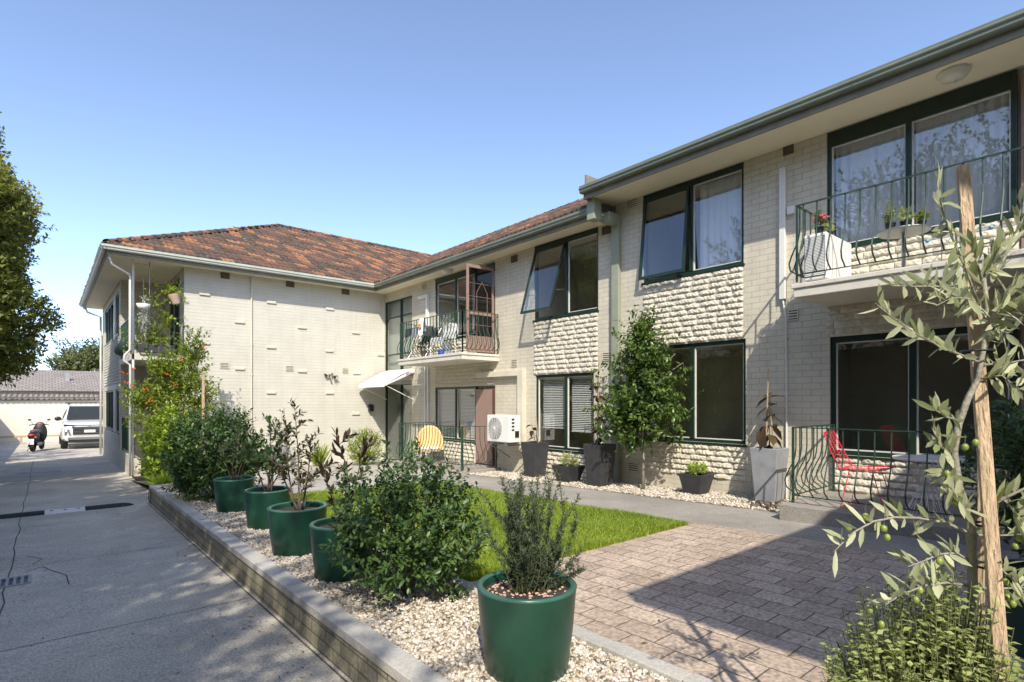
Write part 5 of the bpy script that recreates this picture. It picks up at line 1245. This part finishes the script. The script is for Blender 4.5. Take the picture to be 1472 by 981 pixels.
m = MB(); pierced(m, lambda u, v: (-.22+.44*u, -.2+.4*v, .44), 7, 6, .009); m.build('seat', M['white'], t)
m = MB(); pierced(m, lambda u, v: (-.22+.44*u, -.2, .42-.14*v), 7, 3, .008); m.build('apron', M['white'], t)
for x in (-.2, .2):
    for y in (-.18, .2): m = MB(); m.tube([(x, y, .44), (x*1.15, y*1.15, 0)], .014, 6); m.build('leg', M['white'], t)
tuft('dry_plant', 'wispy dry grey plant behind the far balcony rail', (7.3, 11.0, 1.084), 10, .1, .01, 'silverleaf', 95, .4, cat='plant')
t = [o for o in col.objects if o.name.startswith('dry_plant')][0]
L = Leaves(); shrub_leaves(L, (0, 0, .78), (.2, .26, .25), 90, 8, .045, .18, seed=96, ln=.18, wob=.3); L.build('foliage', M['silverleaf'], t); m = MB(); m.lathe([(0, 0), (.09, 0), (.12, .3), (.1, .3), (0, .28)], n=16); m.build('pot', M['greyp'], t); m = MB(); m.tube([(0, 0, .25), (.02, .02, .8)], .008, 5); m.build('stem', M['bark'], t)
t = thing('watering_can', 'small blue watering can at the foot of the white lace chair', 'watering can', (7.2, 11.1, 1.084)); m = MB(); m.lathe([(0, 0), (.07, 0), (.075, .12), (.05, .15), (.045, .15), (0, .13)], n=18); m.build('can', M['blue'], t, smooth=True); m = MB(); m.tube([(.0, -.07, .04), (.0, -.17, .15)], .012, 6); m.build('spout', M['blue'], t); m = MB(); m.tube([(0, .07, .04), (0, .12, .1), (0, .05, .16)], .008, 6); m.build('handle', M['blue'], t)
small_pot('brown pot with a drooping plant in the far balcony corner', (7.3, 12.0, 1.084), .11, 'terra', 'dusky', 97, tall=.25, potm='brown', size=.08)

# corner balcony plants
t = thing('window_box', 'long black planter box with trailing green plants on the corner balcony rail', 'planter box', (2.0, 15.62, 1.16))
m = MB(); m.box(-.32, .42, -.02, .16, 0, .2); m.build('box', M['char'], t, bevel=.01)
L = Leaves()
for i, (c, r, n) in enumerate((((.05, .05, .5), (.25, .15, .45), 70), ((-.1, .05, .3), (.3, .12, .2), 40), ((.25, .05, .8), (.15, .12, .3), 26), ((.0, .05, 1.3), (.2, .12, .3), 16))): shrub_leaves(L, c, r, n, 8, .06, .6, seed=100+i, ln=.15, wob=.4)
L.build('foliage', M['climb'], t); m = MB(); m.tube([(0, .05, .15), (.05, .05, .8), (-.05, .05, 1.5)], .006, 5); m.tube([(.2, .05, .15), (.3, .05, .9), (.15, .05, 1.6), (.5, .05, 1.9)], .005, 5); m.build('stem', M['twig'], t)
L = Leaves(); rgv = np.random.default_rng(104)
for a, b_ in (((.0, .05, 1.6), (.55, .05, 1.75)), ((.1, .05, 1.55), (-.1, .05, 1.95)), ((.5, .05, 1.75), (.65, .0, 1.3)), ((.1, .05, 1.1), (.6, .05, .7)), ((.2, .05, 1.3), (.5, .05, 1.25))): shoot(L, a, b_, 22, .07, .6, 1, 0, 0, .8, rg=rgv)
L.build('tendrils', M['lime'], t)
q = PY(254, 430, 15.62); t = thing('hanging_pot', 'pale terracotta pot hanging tilted on the corner balcony trellis', 'hanging pot', (q.x, q.y, q.z-.12), 0); m = MB(); m.lathe([(0, 0), (.08, 0), (.125, .2), (.13, .24), (.115, .24), (.1, .2), (0, .19)], n=24); o = m.build('pot', M['terra'], t, smooth=False); o.rotation_euler = (0, R(-16), 0)
L = Leaves(); shrub_leaves(L, (-.1, 0, .3), (.2, .14, .12), 34, 8, .06, .6, seed=105, ln=.12, wob=.4); L.build('foliage', M['lime'], t)
m = MB(); m.tube([(0, 0, .2), (.1, .02, .62)], .004, 4); m.build('wire', M['steel'], t)
q = PY(206, 440, 15.6); t = thing('hanging_basket', 'trailing silver plant in a white basket near the balcony corner post', 'hanging basket', (q.x, q.y-.02, q.z-.1)); m = MB(); m.lathe([(0, 0), (.10, .02), (.15, .14), (.14, .14), (0, .12)], n=20); m.build('basket', M['white'], t, smooth=True)
L = Leaves(); shrub_leaves(L, (.02, 0, -.15), (.12, .1, .4), 110, 8, .035, .5, seed=106, ln=.14, wob=.25, up=-1.2, low=-1); L.build('foliage', M['silverleaf'], t); m = MB(); m.tube([(0, 0, .12), (0, 0, .75)], .003, 4); m.build('wire', M['steel'], t)
bush('potted_fern', 'leafy plant with pink buds pressed against the side rail of the corner balcony', 'plant', (1.62, 16.3, 1.16), .2, .75, 70, 8, .07, 'climb', 107, fine=False, ln=.15, wob=.3)

# ------------------------------------------------------------------ driveway things
t = thing('speed_bump', 'black rubber speed bump with one white segment across the driveway', 'speed bump', (.1, 11.3, gd(0, 11.3)))
prof = [(-.15, 0), (-.12, .022), (-.06, .042), (0, .048), (.06, .042), (.12, .022), (.15, 0)]
def bump(x0, x1, mt, nm='segment', taper=False):
    m = MB(); a = [(x0, y, z) for y, z in prof]; m.prism(a, (x1-x0, 0, 0)) if not taper else m.add([(x0, y, z) for y, z in prof] + [(x0+(x1-x0)*.5, y*.85, z*.8) for y, z in prof] + [(x1, y*.3, z*.2) for y, z in prof], [(i+7*k, i+1+7*k, i+8+7*k, i+7+7*k) for k in (0, 1) for i in range(6)])
    o = m.build(nm, mt, t); h = MB()
    n = max(1, int((x1-x0)/.16))
    for i in range(n): x = x0 + (x1-x0)*(i+.5)/n; h.add([(x-.02, -.075, .038), (x+.02, -.075, .038), (x+.02, -.05, .0452), (x-.02, -.05, .0452)], [(0, 1, 2, 3)])
    h.build('bolt_hole', M['black'], o)
for x in (-2.1, -1.6, -1.1, -.6): bump(x, x+.495, M['rubber'])
bump(-.1, .395, M['asphaltw']); bump(.4, .895, M['rubber']); bump(.9, 1.05, M['rubber'], 'end_piece', True)
def drain(label, x, y, w_, l):
    t = thing('drain_grate', label, 'drain', (x, y, gd(x, y)+.004)); m = MB(); m.quad((-w_/2, -l/2, 0), (w_/2, -l/2, 0), (w_/2, l/2, 0), (-w_/2, l/2, 0)); m.build('pit', M['black'], t)
    m = MB(); n = int(w_/.05)
    for i in range(n+1): xx = -w_/2 + w_*i/n; m.box(xx-.011, xx+.011, -l/2, l/2, .002, .012)
    m.box(-w_/2, w_/2, -l/2-.02, -l/2, .001, .011); m.box(-w_/2, w_/2, l/2, l/2+.02, .001, .011); m.build('grate_bars', M['greyp'], t)
drain('slotted drain grate at the left edge of the driveway', -.32, 6.95, .42, .28); drain('far drain grate in the driveway beyond the speed bump', -.12, 19.0, .9, .3)

# white pickup
CY = 29.3; t = thing('pickup_truck', 'white pickup truck parked facing the camera at the end of the driveway', 'car', (1.45, CY, gd(0, CY+1)+.01))
def loft(secs, nm, mt, parent=t, smooth=True, sub=0):
    """sections: (y, half width bottom, half width top, z0, z1)"""
    m = MB(); n = len(secs); K = 12
    for (y, wb_, wt, z0, z1) in secs:
        r_1 = min(.09, (z1-z0)*.3)
        ring = [(-wb_+r_1, z0), (wb_-r_1, z0), (wb_, z0+r_1), (wb_*.5+wt*.5+.01, (z0+z1)/2), (wt, z1-r_1), (wt-r_1, z1), (wt*.4, z1+.015), (-wt*.4, z1+.015), (-wt+r_1, z1), (-wt, z1-r_1), (-wb_*.5-wt*.5-.01, (z0+z1)/2), (-wb_, z0+r_1)]
        m.v += [(x, y, z) for x, z in ring]
    m.f += [(k*K+i, k*K+(i+1) % K, (k+1)*K+(i+1) % K, (k+1)*K+i) for k in range(n-1) for i in range(K)] + [tuple(range(K))[::-1], tuple((n-1)*K+i for i in range(K))]
    o = m.build(nm, mt, parent, smooth=smooth); 
    if smooth:
        for p in o.data.polygons: p.use_smooth = True
        e = o.modifiers.new('edges', 'EDGE_SPLIT'); e.split_angle = R(38)
    return o
loft([(.0, .72, .70, .42, .98), (.06, .84, .80, .36, 1.02), (.25, .92, .88, .34, 1.08), (.9, .94, .90, .36, 1.16), (1.35, .94, .90, .36, 1.20), (3.6, .94, .92, .36, 1.15), (5.1, .93, .91, .4, 1.15)], 'body', M['silver'])
cabin = loft([(1.30, .84, .78, 1.14, 1.20), (1.62, .86, .72, 1.14, 1.55), (1.98, .87, .68, 1.14, 1.80), (2.4, .87, .67, 1.14, 1.83), (3.3, .87, .67, 1.14, 1.80), (3.6, .87, .72, 1.14, 1.2)], 'cabin', M['silver'])
m = MB(); m.add([(-.75, 1.30, 1.19), (.75, 1.30, 1.19), (.62, 1.93, 1.76), (-.62, 1.93, 1.76)], [(0, 1, 2, 3)]); m.v = [(x, y-.075, z+.03) for x, y, z in m.v]; m.build('windscreen', M['dglass'], t)
for s in (-1, 1):
    m = MB(); m.quad((s*.885, 1.5, 1.2), (s*.885, 3.4, 1.2), (s*.715, 3.2, 1.72), (s*.735, 1.95, 1.72)); m.build('side_window', M['dglass'], t)
    m = MB(); m.ball((s*1.02, 1.45, 1.26), .12, 12, 8, (1, .5, .8)); m.tube([(s*.88, 1.5, 1.2), (s*.98, 1.47, 1.22)], .02, 6); m.build('mirror', M['black'], t, smooth=True)
    m = MB(); m.prism([(s*.52, -.0, .97), (s*.86, .10, .99), (s*.86, .10, 1.05), (s*.52, .0, 1.02)], (0, .06, 0)); m.v = [(x, y-.03, z) for x, y, z in m.v]; m.build('headlight', M['dglass'], t)
    m = MB(); m.prism([(s*.62, 0, .58), (s*.83, .05, .60), (s*.83, .05, .84), (s*.68, 0, .84)], (0, .06, 0)); m.v = [(x, y-.015, z) for x, y, z in m.v]; o = m.build('fog_lamp', M['steel'], t)
    m = MB(); m.ball((s*.75, -.0, .76), .05, 10, 6, (1, .4, 1)); m.build('bulb', M['chrome'], o)
    for yw in (.85, 4.0):
        m = MB(); prw = [(.20, -.12), (.34, -.12), (.375, -.09), (.375, .09), (.34, .12), (.2, .12)]
        vs = []; n = 28
        for r_1, x in prw:
            for k in range(n): a = 2*math.pi*k/n; vs.append((s*.82 + x, yw + r_1*math.cos(a), .375 + r_1*math.sin(a)))
        m.add(vs, [(i*n+k, i*n+(k+1) % n, (i+1)*n+(k+1) % n, (i+1)*n+k) for i in range(5) for k in range(n)]); o = m.build('wheel', M['rubber'], t, smooth=False)
        m = MB(); m.add([(s*.82 + s*.10, yw + .2*math.cos(2*math.pi*k/20), .375 + .2*math.sin(2*math.pi*k/20)) for k in range(20)], [tuple(range(20))]); m.build('rim', M['chrome'], o)
m = MB(); m.box(-.56, .56, -.035, .02, .62, .90); m.box(-.60, .60, .0, .05, .98, 1.015); m.build('grille', M['black'], t)
m = MB(); [m.box(-.54, .54, -.045, -.034, z, z+.018) for z in (.68, .74, .80, .86)]; m.box(-.60, .60, -.03, .02, .905, .95); m.build('grille_bars', M['chrome'], t)
m = MB()
for a in (90, 210, 330):
    c, s = math.cos(R(a)), math.sin(R(a)); px, pz = -s, c; cx, cz = .0 , .965
    m.prism([(cx, -.05, cz), (cx+c*.035+px*.02, -.05, cz+s*.035+pz*.02), (cx+c*.07, -.05, cz+s*.07), (cx+c*.035-px*.02, -.05, cz+s*.035-pz*.02)], (0, -.012, 0))
m.build('badge', M['chrome'], t)
m = MB(); m.box(-.19, .19, -.065, -.047, .70, .81); m.build('number_plate', M['white'], t)
m = MB(); m.box(-.72, .72, -.02, .06, .42, .50); m.build('skid_plate', M['steel'], t); m = MB(); m.box(-.7, .7, .0, .5, .28, .41); m.build('undertray', M['black'], t)
m = MB(); [m.box(-.72, .72, y, y+.05, 1.92, 1.95) for y in (2.1, 3.1)]; [m.box(s*.62-.02, s*.62+.02, 2.0, 3.3, 1.85, 1.92) for s in (-1, 1)]; m.build('roof_rack', M['black'], t)
# scooter
t = thing('motor_scooter', 'dark motor scooter with red tail light parked beside the pickup truck', 'scooter', (-.36, 29.0, gd(0, 29)), R(-12))
def wheelx(y, r_1, nm, wdt=.1):
    vs = []; n = 24; pr_ = [(r_1*.6, -wdt/2), (r_1*.92, -wdt/2), (r_1, -wdt/4), (r_1, wdt/4), (r_1*.92, wdt/2), (r_1*.6, wdt/2)]
    for q, x in pr_:
        for k in range(n): a = 2*math.pi*k/n; vs.append((x, y+q*math.cos(a), r_1+q*math.sin(a)))
    m = MB(); m.add(vs, [(i*n+k, i*n+(k+1) % n, (i+1)*n+(k+1) % n, (i+1)*n+k) for i in range(5) for k in range(n)]); o = m.build(nm, M['rubber'], t)
    h = MB(); h.add([(0, y+r_1*.62*math.cos(2*math.pi*k/16), r_1+r_1*.62*math.sin(2*math.pi*k/16)) for k in range(16)], [tuple(range(16))]); h.build('hub', M['steel'], o)
wheelx(0, .24, 'wheel', .12); wheelx(1.25, .24, 'wheel', .1)
def blob(nm, c, s, mt): m = MB(); m.ball(c, 1, 18, 12, s); m.build(nm, M[mt], t, smooth=True)
blob('tail_fairing', (0, .12, .62), (.17, .38, .2), 'black'); blob('seat', (0, .35, .80), (.16, .42, .08), 'brown'); blob('front_shield', (0, 1.0, .70), (.24, .12, .42), 'black'); blob('front_fairing', (0, 1.02, 1.02), (.15, .1, .14), 'brown')
blob('tail_light', (0, -.24, .66), (.12, .05, .045), 'tail'); blob('exhaust', (.19, .1, .3), (.065, .28, .075), 'steel')
m = MB(); m.box(-.14, .14, .15, 1.1, .22, .34); m.build('footboard', M['black'], t, bevel=.03)
m = MB(); m.prism([(-.08, -.25, .5), (.08, -.25, .5), (.09, -.3, .2), (-.09, -.3, .2)], (0, .02, 0)); m.build('mudguard', M['black'], t); m = MB(); m.prism([(-.1, -.29, .52), (.1, -.29, .52), (.1, -.33, .30), (-.1, -.33, .30)], (0, -.01, 0)); m.build('number_plate', M['white'], t)
m = MB(); m.tube([(-.32, .85, 1.02), (-.1, .97, 1.06), (.1, .97, 1.06), (.32, .85, 1.02)], .018, 8); m.build('handlebar', M['black'], t)
for s in (-1, 1):
    m = MB(); m.tube([(s*.2, .93, 1.05), (s*.28, .9, 1.2)], .008, 6); m.ball((s*.31, .9, 1.24), .06, 10, 8, (1, .3, .65)); m.build('mirror', M['black'], t, smooth=True)
blob('indicator', (.13, -.22, .58), (.04, .03, .025), 'orange')
m = MB(); m.tube([(-.08, .35, .3), (-.26, .3, 0)], .014, 6); m.build('kickstand', M['steel'], t)
# wheel stop rail, far wall, neighbours
t = thing('wheel_stop_rail', 'low brown timber rail along the foot of the far wall', 'rail', (0, 36.8, gd(0, 37)))
m = MB(); m.box(-2.6, 6, -.05, .05, .3, .40); m.build('rail', M['timber'], t)
for x in (-2.4, -.9, .6, 2.1, 3.6, 5.1): m = MB(); m.box(x-.05, x+.05, -.045, .045, -.02, .299); m.build('post', M['timber'], t)
t = thing('far_boundary_wall', 'sunlit cream wall with dark tiled coping closing off the driveway', 'wall', (0, 38.1, -2.2))
m = MB(); m.box(-14, 14, 0, .25, -.1, 2.25); m.build('wall_face', M['far_render'], t)
m = MB(); m.box(-14, 14, -.12, .35, 2.251, 2.36); [m.tube([(x, -.22, 2.36), (x, .42, 2.50)], .085, 8) for x in np.arange(-6, 8, .21)]; m.build('coping', M['far_roof'], t)
t = thing('neighbour_house', 'neighbouring house roof of grey tiles beyond the cream far wall', 'house', (2, 44, -2.2))
m = MB(); m.box(-14, 12, -1, 8, 0, 2.85); m.build('wall', M['far_render'], t)
m = MB(); m.add([(-15, -1.6, 2.8), (13, -1.6, 2.8), (9, 3.5, 4.25), (-11, 3.5, 4.25), (-15, 8.6, 2.8), (13, 8.6, 2.8)], [(0, 1, 2, 3), (3, 2, 5, 4), (0, 3, 4), (1, 5, 2)]); o = m.build('roof', M['far_roof'], t)
m = MB(); m.box(-1.0, -.8, .8, 1.0, 3.2, 4.0); m.build('roof_vent', M['greyp'], o)
t = thing('neighbour_house', 'second gabled roof rising behind the grey tiled neighbour house', 'house', (-2.5, 52, -2.2)); m = MB(); m.box(-6, 4.6, 0, 9, 0, 3.3); m.build('wall', M['far_render'], t); m = MB(); m.add([(-7, -.5, 3.2), (5.2, -.5, 3.2), (-.5, 4, 5.4), (-1.2, 4, 5.4), (-7, 9, 3.2), (5.2, 9, 3.2)], [(0, 1, 2, 3), (3, 2, 5, 4), (0, 3, 4), (1, 5, 2)]); m.build('roof', M['far_roof'], t)
t = thing('boundary_fence', 'tall paling fence along the left side of the driveway', 'fence', (-2.15, 15, -1.7)); m = MB()
for y in np.arange(-22, 23, .105): m.box(-.01, .01, y, y+.1, gd(0, y+15)+1.7-.05, gd(0, y+15)+1.7+1.9)
m.build('palings', M['bark'], t)

t = thing('neighbour_house', 'unseen house added across the driveway to darken the ground floor window reflections', 'house', (-12, 4, -2))  # added out of view: blocks the bright horizon sky mirrored in the ground floor glass
m = MB(); m.box(-6, 3, -16, 20, 0, 4.2); m.build('wall', M['kerb'], t); m = MB(); m.add([(-6.6, -16.6, 4.1), (3.6, -16.6, 4.1), (3.6, 20.6, 4.1), (-6.6, 20.6, 4.1), (-1.5, -12, 6.6), (-1.5, 16, 6.6)], [(1, 2, 5, 4), (3, 0, 4, 5), (0, 1, 4), (2, 3, 5)]); m.build('roof', M['far_roof'], t)
rgl = np.random.default_rng(200); L = Leaves()
for _ in range(420):
    k = rgl.random()
    if k < .35: x, y = -.6 + 1.9*rgl.random(), 1.5 + 13*rgl.random(); z = gd(x, y) + .006
    elif k < .6: x, y = 1.30 - .12*abs(rgl.normal()), 2 + 9*rgl.random(); z = gd(x, y) + .006
    elif k < .8: x, y = 1.55 + .75*rgl.random(), 1.2 + 9*rgl.random(); z = gz(x, y) + .03
    else: x, y = 2.5 + 4.2*rgl.random(), 1 + 2.5*rgl.random(); z = gz(x, y) + .008
    a = rgl.random()*6.28; L.add(np.array([x, y, z]), np.array([math.cos(a), math.sin(a), .08*rgl.random()]), np.array([rgl.normal()*.2, rgl.normal()*.2, 1]), .022+.03*rgl.random(), .012, rgl.random())
L.build('fallen_leaves', leafmat('dead_leaf', (.10,.06,.03), (.30,.20,.08), .8, .05), droop=0)['kind'] = 'stuff'
# trees
def tree(name, label, loc, trunk_h, crown, n, size, mt, seed, per=9, group=None, asp=.5, r0=.16, ln=.8, wob=.25, low=-1, up=.3):
    t = thing(name, label, 'tree', loc, 0, group); L = Leaves(); rg = np.random.default_rng(seed)
    for i, (c, r) in enumerate(crown): shrub_leaves(L, c, r, int(n*r[0]*r[2]/ (crown[0][1][0]*crown[0][1][2])), per, size, asp, low=low, seed=seed*10+i, ln=ln, wob=wob, up=up)
    L.build('crown', M[mt], t)
    sp = [(curve((0, 0, -.1), (crown[0][0][0]*.6, crown[0][0][1]*.6, trunk_h), 7, .1, rg), r0, r0*.5)]
    for (c, r) in crown:
        for _ in range(5): e = np.array(c) + rg.normal(size=3)*np.array(r)*.45; sp.append((curve((crown[0][0][0]*.5, crown[0][0][1]*.5, trunk_h*.8), e, 6, .15, rg), r0*.4, r0*.08))
    m = MB(); [m.tube(c, a, 8, r1=b_) for c, a, b_ in sp]; m.build('trunk', M['bark'], t, smooth=True); return t
tree('street_tree', 'large yellow green tree overhanging the left edge of the driveway', (-3.4, 16, -1.9), 3.0,
     [((.5, 0, 5.3), (2.7, 2.6, 3.0)), ((1.75, 0, 3.7), (1.75, 1.7, 1.5)), ((.9, .2, 7.5), (1.7, 1.6, 1.6)), ((1.4, .4, 2.9), (1.6, 1.2, .9)), ((1.55, 0, 5.9), (1.65, 1.5, 1.7)), ((2.1, 0, 4.8), (1.0, 1.2, 1.2))], 6500, .11, 'tree', 120, per=13, ln=.5, wob=.09)
tree('garden_tree', 'rounded olive green tree beyond the roof behind the parked cars', (3.2, 62, -2.4), 3.5,
     [((0, 0, 6.3), (2.6, 2.5, 1.6)), ((-1.2, 0, 5.6), (1.9, 1.8, 1.2)), ((1.6, 0, 6.6), (1.8, 1.8, 1.5))], 520, .28, 'far_tree', 121, per=8, ln=.9, wob=.3)
for i, (x, y, z, r, h) in enumerate(((-6.2, -8.2, 4.2, 2.0, 2.3), (-5.7, -2.6, 5.6, 2.2, 2.9), (-5.1, 1.4, 5.6, 2.3, 2.9), (-5.0, 5.2, 5.0, 2.2, 2.6), (-4.6, 9.3, 4.1, 2.0, 2.3))):
    tree('screen_tree', ['dark leafy tree nearest behind the photographer, mirrored in the upper windows', 'dark leafy tree across the driveway from the brick paving', 'dark leafy tree across the driveway from the lawn', 'dark leafy tree across the driveway from the green tubs', 'lower dark leafy tree across the driveway from the speed bump'][i],
         (x, y, -1.8), 3.2, [((0, 0, z+1.8), (r, r*1.1, h)), ((.5, .6, z+.6), (r*.75, r*.8, h*.7)), ((-.2, -.6, z+2.9), (r*.6, r*.6, h*.5))], 1500, .14, 'shade', 130+i, per=14, group='trees screening the driveway', ln=.8, wob=.3)
tree('screen_tree', 'dark leafy tree at the far left of the driveway beyond the fence', (-4.3, 22.5, -1.9), 3, [((0, 0, 4.2), (2.0, 2.3, 2.4))], 420, .2, 'shade', 140, group='trees screening the driveway')
